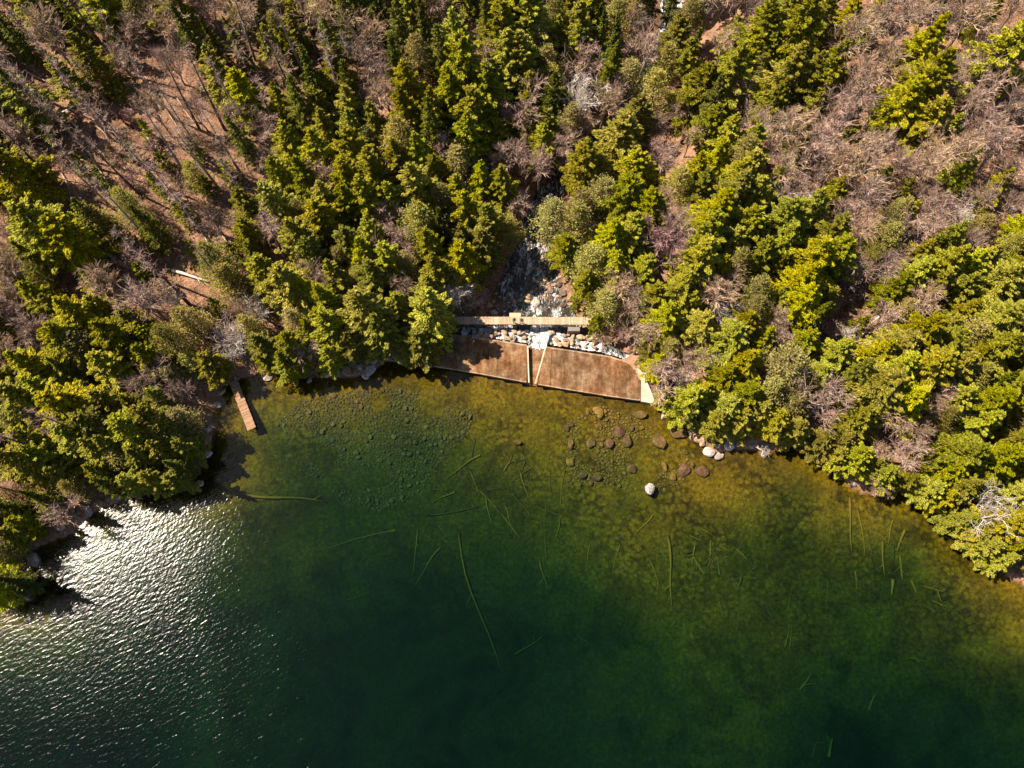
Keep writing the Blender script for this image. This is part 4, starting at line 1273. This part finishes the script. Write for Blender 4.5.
# rapids below the footbridge
def in_rapids(u, v):
    p = at(u, v, -3); b_ = 9
    for i in range(len(SP) - 1):
        dd, tt = seg_dist(np.array([p.x]), np.array([p.y]), SP[i, :2], SP[i + 1, :2])
        b_ = min(b_, float(dd[0] / (SP[i, 3] + (SP[i + 1, 3] - SP[i, 3]) * tt[0])))
    return b_ < 1.1
spots = []
tries = 0
while len(spots) < 230 and tries < 12000:
    tries += 1
    u, v = brng.uniform(478, 582), brng.uniform(205, 314)
    r = brng.choice((1.3, 1.6, 2.0, 2.4, 3.0, 4.2)) * brng.uniform(.85, 1.2)
    if not in_rapids(u, v) or any((u - a) ** 2 + (v - b_) ** 2 < (0.72 * (r + c)) ** 2 for a, b_, c in spots): continue
    spots.append((u, v, r))
for u, v, r in spots:
    boulder(u, v, r, ('stone', 'stone_tan', 'stone_wet', 'stone_wet')[brng.randrange(4)], "RAPIDS" if r < 4.6 else "big boulder in the rocky rapids", "boulders in the rapids", 0.25)
spots = []
tries = 0
while len(spots) < 26 and tries < 4000:
    tries += 1
    u = brng.uniform(548, 705); v = 320 + brng.uniform(-150, -320) * 0 + brng.uniform(-325, -140)
    if not in_rapids(u, v) or any((u - a) ** 2 + (v - b_) ** 2 < 49 for a, b_ in spots): continue
    spots.append((u, v))
    boulder(u, v, brng.uniform(2, 4.2), 'stone', "boulder in the upper stream", "boulders in the upper stream", 0.3)
# stone heaps on either side of the white water
for (u0, u1, tag_, n_) in ((474, 528, "tan stone heaped between slab and footbridge, before the white water", 22), (549, 606, "tan stone heaped between slab and footbridge, past the white water", 30)):
    spots = []
    tries = 0
    while len(spots) < n_ and tries < 3000:
        tries += 1
        u = brng.uniform(u0, u1); f = (u - 475) / 130
        v = brng.uniform(330.5 + f * 3, 339.5 + f * 9); r = brng.uniform(1.7, 3.3)
        if any((u - a) ** 2 + (v - b_) ** 2 < (0.62 * (r + c)) ** 2 for a, b_, c in spots): continue
        spots.append((u, v, r))
        boulder(u, v, r, 'stone_tan' if brng.random() < .75 else 'stone', "HEAP:" + tag_, "heaped stones below the dam, " + ("near side" if u0 < 500 else "far side"), 0.25, z=-1.35 + brng.uniform(0, .3), name="stone")

# cobbles on the lake bed: the larger ones one by one, the small ones as one carpet
def cobble_field(poly, n_big, n_small, rb, rs, mats, desc, group):
    pl = np.array(poly, float)
    lo, hi = pl.min(0), pl.max(0)
    pts = []
    tries = 0
    while len(pts) < n_big + n_small and tries < 60000:
        tries += 1
        u, v = brng.uniform(lo[0], hi[0]), brng.uniform(lo[1], hi[1])
        if not inside(np.array([u]), np.array([v]), pl)[0]: continue
        if brng.random() > 0.75 + 3.5 * float(vnoise(np.array(u), np.array(v), 26, 2)): continue
        big_ = len(pts) < n_big
        r = brng.uniform(*rb) if big_ else brng.uniform(*rs)
        if any((u - a) ** 2 + (v - b_) ** 2 < (0.85 * (r + c)) ** 2 for a, b_, c in pts): continue
        pts.append((u, v, r))
    for u, v, r in pts[:n_big]:
        boulder(u, v, r, mats[brng.randrange(len(mats))], desc, group, 0.35, name="cobble")
    V, Fl, k = [], [], 0
    bm = bmesh.new(); bmesh.ops.create_icosphere(bm, subdivisions=1, radius=1.0)
    bv = np.array([v.co[:] for v in bm.verts]); bf = np.array([[v.index for v in f.verts] for f in bm.faces]); bm.free()
    for u, v, r in pts[n_big:]:
        p = at(u, v, -0.6)
        gz = ground_z(p.x, p.y); p = at(u, v, gz)
        s = r * depth_of(p) / F
        jit = 1 + np.random.default_rng(int(u * 100 + v)).uniform(-.22, .22, (len(bv), 1))
        V.append(bv * jit * np.array((s * brng.uniform(.8, 1.3), s * brng.uniform(.8, 1.2), s * .6)) + np.array((p.x, p.y, gz + s * .15)))
        Fl.append(bf + k); k += len(bv)
    return V, Fl
Va, Fa = cobble_field([(300, 402), (330, 395), (385, 388), (440, 398), (480, 412), (462, 440), (440, 462), (420, 492), (380, 512), (345, 500), (300, 470), (290, 440), (275, 425)], 60, 1300, (1.9, 3.0), (0.9, 2.0), ['stone_bed', 'stone_bed', 'stone_brown'], "rounded cobble under the clear water", "larger cobbles on the lake bed")
Vb, Fb = cobble_field([(565, 425), (600, 405), (640, 420), (690, 455), (700, 475), (672, 490), (630, 490), (570, 485)], 34, 520, (1.8, 2.9), (0.8, 1.8), ['stone_brown', 'stone_gold'], "golden-brown cobble under shallow water", "cobbles in the golden shallows")
V = np.concatenate(Va); Fc = np.concatenate(Fa)
me = fast_mesh("lakebed_cobbles", V, Fc, M['stone_bed']); tag(link("lakebed_cobbles", me), kind='stuff')
V = np.concatenate(Vb); Fc = np.concatenate(Fb)
me = fast_mesh("shallow_cobbles", V, Fc, M['stone_gold']); tag(link("shallow_cobbles", me), kind='stuff')

# ------------------------------------------------------------------ logs
def log(u0, v0, u1, v1, r, mat, desc, group, lift=0.0, name="log", cat="log"):
    a, b_ = at(u0, v0), at(u1, v1)
    P_ = []
    rn = random.Random(int(u0 * 7 + v1 * 3))
    r *= rn.uniform(.9, 1.7)
    n = 7
    kx, ky = rn.uniform(-.035, .035), rn.uniform(-.02, .02)
    for i in range(n + 1):
        f = i / n
        u, v = u0 + (u1 - u0) * f, v0 + (v1 - v0) * f
        bend = kx * math.sin(f * math.pi) + ky * math.sin(f * 2 * math.pi)
        u += -(v1 - v0) * bend; v += (u1 - u0) * bend
        p = at(u, v, 0)
        for _ in range(3):
            gz = ground_z(p.x, p.y); p = at(u, v, gz + lift + r)
        P_.append(Vector((p.x, p.y, gz + lift + r * 0.7)))
    zs = np.polyfit(range(n + 1), [p.z for p in P_], 1)
    o = P_[n // 2].copy()
    st = Sticks()
    loc_ = [Vector((p.x - o.x, p.y - o.y, max(np.polyval(zs, i), p.z - .05) - o.z)) for i, p in enumerate(P_)]
    st.path(loc_, [r * (1 - 0.62 * i / n) * rn.uniform(.85, 1.12) for i in range(n + 1)], 6)
    dl = (loc_[-1] - loc_[0])
    for q in range(rn.randrange(1, 5) if dl.length > 2.5 else 0):
        i = rn.randrange(2, n); a_ = rn.choice((-1, 1)) * rn.uniform(.5, 1.1)
        dn = dl.normalized(); dv_ = Vector((dn.x * math.cos(a_) - dn.y * math.sin(a_), dn.x * math.sin(a_) + dn.y * math.cos(a_), rn.uniform(0, .35)))
        st.seg(loc_[i], loc_[i] + dv_ * rn.uniform(.5, 1.7), r * .4, r * .15, 4)
    ob = link(name, st.mesh(name, M[mat], True), None, o)
    tag(ob, None, cat, group)
    LABELLED.append((desc, (u0 + u1) / 2, (v0 + v1) / 2, ob))
for l_ in ((172, 270, 208, 281, .22), (850, 344, 882, 314, .2), (972, 291, 990, 273, .2), (5, 424, 37, 447, .2), (52, 117, 80, 102, .15)):
    log(*l_, 'log_pale', "bleached fallen trunk", "fallen trunks on the slopes", 0.25)
for l_ in ((25, 70, 47, 82, .14), (110, 72, 135, 88, .14), (38, 143, 55, 150, .12), (258, 87, 273, 75, .13), (297, 284, 313, 274, .16), (0, 499, 40, 509, .14), (95, 125, 108, 137, .1), (170, 172, 196, 188, .12), (60, 172, 70, 190, .12), (930, 205, 955, 190, .12), (985, 190, 1012, 175, .12), (690, 195, 712, 178, .1), (205, 235, 214, 262, .14), (235, 185, 262, 192, .11), (880, 268, 900, 250, .1), (70, 120, 118, 168, .13), (115, 70, 150, 120, .14), (140, 120, 168, 170, .13), (150, 85, 182, 132, .12), (88, 150, 112, 190, .12), (175, 95, 200, 130, .11), (20, 130, 52, 165, .13), (205, 205, 232, 250, .13), (60, 205, 85, 220, .12), (235, 130, 252, 160, .12), (268, 40, 285, 75, .13), (905, 60, 940, 30, .13), (960, 120, 1000, 95, .13), (830, 150, 868, 118, .13), (940, 215, 985, 180, .13), (790, 170, 815, 140, .11), (880, 85, 905, 55, .12)):
    log(*l_, 'log_brown', "brown fallen branch", "fallen trunks on the slopes", 0.15)
SUNK = [(459, 533, 502, 672, .11), (668, 535, 672, 606, .19), (653, 515, 636, 533, .12), (565, 470, 560, 510, .10), (590, 545, 585, 572, .09), (673, 545, 690, 558, .10), (692, 555, 705, 575, .11), (711, 540, 709, 566, .11), (700, 527, 713, 536, .11), (689, 535, 701, 541, .12), (752, 570, 759, 565, .10),
        (850, 497, 852, 551, .17), (857, 508, 865, 556, .16), (893, 520, 888, 545, .10), (883, 540, 885, 575, .12), (893, 545, 894, 558, .12), (855, 570, 857, 590, .09), (478, 490, 500, 512, .12), (500, 512, 521, 540, .12), (470, 470, 480, 497, .09), (428, 515, 478, 507, .15), (240, 494, 326, 502, .17), (480, 455, 446, 478, .11), (395, 530, 328, 548, .12), (418, 530, 413, 575, .09), (485, 490, 500, 488, .12), (504, 471, 512, 455, .10), (486, 497, 492, 524, .11), (440, 548, 415, 585, .09),
        (514, 655, 546, 633, .11), (578, 637, 593, 645, .09), (674, 625, 688, 630, .09), (785, 647, 790, 628, .11), (790, 645, 792, 630, .09), (719, 600, 723, 616, .11), (857, 576, 862, 596, .13), (893, 579, 892, 595, .17), (911, 580, 917, 593, .16), (922, 586, 945, 592, .10), (938, 590, 942, 603, .09), (984, 595, 990, 613, .11), (829, 757, 833, 738, .17), (812, 757, 819, 738, .09), (869, 710, 877, 692, .11), (908, 658, 928, 662, .09), (705, 565, 720, 540, .10), (650, 560, 660, 590, .08), (345, 600, 375, 590, .08), (560, 520, 555, 540, .08), (735, 548, 748, 560, .12), (742, 575, 738, 592, .14), (660, 548, 668, 562, .12), (695, 545, 692, 566, .14), (718, 545, 730, 552, .1), (505, 505, 512, 528, .12), (470, 500, 482, 518, .1), (520, 470, 530, 500, .1), (455, 492, 432, 502, .12), (540, 560, 548, 590, .1), (620, 545, 612, 575, .1), (868, 530, 872, 560, .12), (900, 555, 903, 580, .12), (905, 530, 897, 552, .14), (930, 600, 950, 608, .12), (800, 690, 812, 672, .12), (765, 600, 772, 618, .1), (720, 575, 718, 560, .10)]
lr = random.Random(77)
for _ in range(34):
    if lr.random() < 0.5: u, v = lr.uniform(425, 570), lr.uniform(450, 560)
    else: u, v = lr.uniform(630, 960), lr.uniform(525, 640)
    if v > 525 and u > 850 and v < 560: continue
    a_, ln_ = lr.uniform(0, 6.28), lr.uniform(10, 32)
    SUNK.append((u, v, u + math.cos(a_) * ln_, v + math.sin(a_) * ln_, lr.uniform(.05, .09)))
M['log_silt'] = wood("silted_log", (0.045, 0.034, 0.006), (0.12, 0.088, 0.012))
for i, l_ in enumerate(SUNK):
    if i > 5 and i % 5 and (l_[1] > 590 or i > 62):
        log(*l_, 'log_silt', "faint silted log in the depths" if l_[1] > 590 else "faint thin silted branch under water", "sunken logs on the lake bed", 0.0)
        continue
    log(*l_, 'log_sunk' if i % 5 or i == 0 else 'log_sunk_dim', ("long " if math.hypot(l_[2] - l_[0], l_[3] - l_[1]) > 45 else "short ") + "sunken yellow-brown log" if i % 5 or i == 0 else "sunken dark brown log", "sunken logs on the lake bed", 0.0 if i % 5 else 0.02)
log(466 - 12, 330, 470, 324, .1, 'log_brown', "brown fallen branch", "fallen trunks on the slopes", 0.4)
log(762, 445, 764, 458, .12, 'log_pale', "bleached driftwood stump standing at the waterline", "driftwood at the shore", 0.3)
log(234.5, 377, 239, 385, .07, 'log_pale', "pale stick lying by the landward end of the jetty", "driftwood at the shore", 0.3)

# ------------------------------------------------------------------ labels: look first, then what stands nearby
ANCHORS = [("the middle of the footbridge", 525, 320), ("the footbridge's left end", 455, 320), ("the footbridge's right end", 592, 320), ("the dam's left end", 436, 362), ("the dam's pale right shoulder", 647, 388), ("the wooden jetty", 242, 405),
    ("the lone pale-topped lake boulder", 650, 490), ("the grey shore boulders", 714, 450), ("the bare earth clearing", 852, 312), ("the bare slope at the right edge", 1005, 215), ("the rust-red shrub", 914, 117), ("the sunlit upper rapids", 674, 14),
    ("the dark pool upstream", 590, 160), ("the shaded stream bend", 530, 225), ("the white fallen trunk", 190, 276), ("the bleached tree on the shore", 985, 505), ("the big bare tree over water", 825, 405), ("the white rocks beside the dam", 365, 368),
    ("the top left corner", 0, 0), ("the top right corner", 1023, 0), ("the glittering cove", 70, 560), ("the middle of the top edge", 440, 0), ("the brown leaf-litter slope", 130, 112), ("the reddish bare tree", 665, 245), ("the left edge's bend", 0, 300),
    ("the bottom right corner", 1023, 767), ("the cobbled lake bed", 380, 450), ("the golden shallows", 770, 485), ("the tall leaning bare trunk", 290, 265), ("the crown nearest the bridge's left", 415, 310), ("the green deep water", 480, 680)]
ANCHORS = [a for a in ANCHORS if "crown nearest" not in a[0]]
DIRS = ["right of", "lower-right of", "below", "lower-left of", "left of", "upper-left of", "above", "upper-right of"]
ORD = ["nearest", "second-nearest", "third-nearest", "fourth-nearest", "fifth-nearest", "sixth-nearest", "seventh-nearest", "eighth-nearest", "ninth-nearest", "tenth-nearest"]


def sector(du, dv): return int(round(math.atan2(dv, du) / (math.pi / 4))) % 8


items = []
for kind, u, v, r, root, H in PLACED:
    d = DESC[kind]
    if kind == 'bare' and root.children[1].data.materials[0] is M['twig_tan']: d = 'bare tan-brown twiggy tree'
    if kind in ('broad', 'bare', 'olive', 'dead', 'slender'):
        d = ("large " if r >= 19.5 else "small " if r < 13.5 else "mid-sized ") + d
    items.append((d, u, v, root))
SHARED = {"RAPIDS": "grey or tan boulder, one of many crowding the rocky rapids beyond the footbridge"}
for d, u, v, o in LABELLED:
    if d in SHARED: o["label"] = SHARED[d]
    elif d.startswith("HEAP:"): o["label"] = d[5:]
    else: items.append((d, u, v, o))
by_desc = {}
for it in items: by_desc.setdefault(it[0], []).append(it)
for d, its in by_desc.items():
    if len(its) == 1:
        its[0][3]["label"] = d if len(d.split()) >= 4 else d + " among the trees"
        if d == "rust-red shrub": its[0][3]["label"] = "rust-red shrub beside bushy conifers on the bare upper slope"
        continue
    ranks = {}
    for ai, (an, au, av) in enumerate(ANCHORS):
        cells = {}
        for i, (_, u, v, o) in enumerate(its):
            du, dv = u - au, v - av
            cells.setdefault(sector(du, dv), []).append((math.hypot(du, dv), i))
        for sct, lst in cells.items():
            lst.sort()
            for k, (dist_, i) in enumerate(lst): ranks.setdefault(i, []).append((k, dist_, ai, sct, len(lst)))
    for i, (_, u, v, o) in enumerate(its):
        k, dist_, ai, sct, n_ = min(ranks[i], key=lambda q: q[0] * 45 + q[1])
        place_ = "at" if dist_ < 6 else DIRS[sct]
        o["label"] = f"{ORD[min(k, 9)]} {d} {DIRS[sct]} {ANCHORS[ai][0]}"
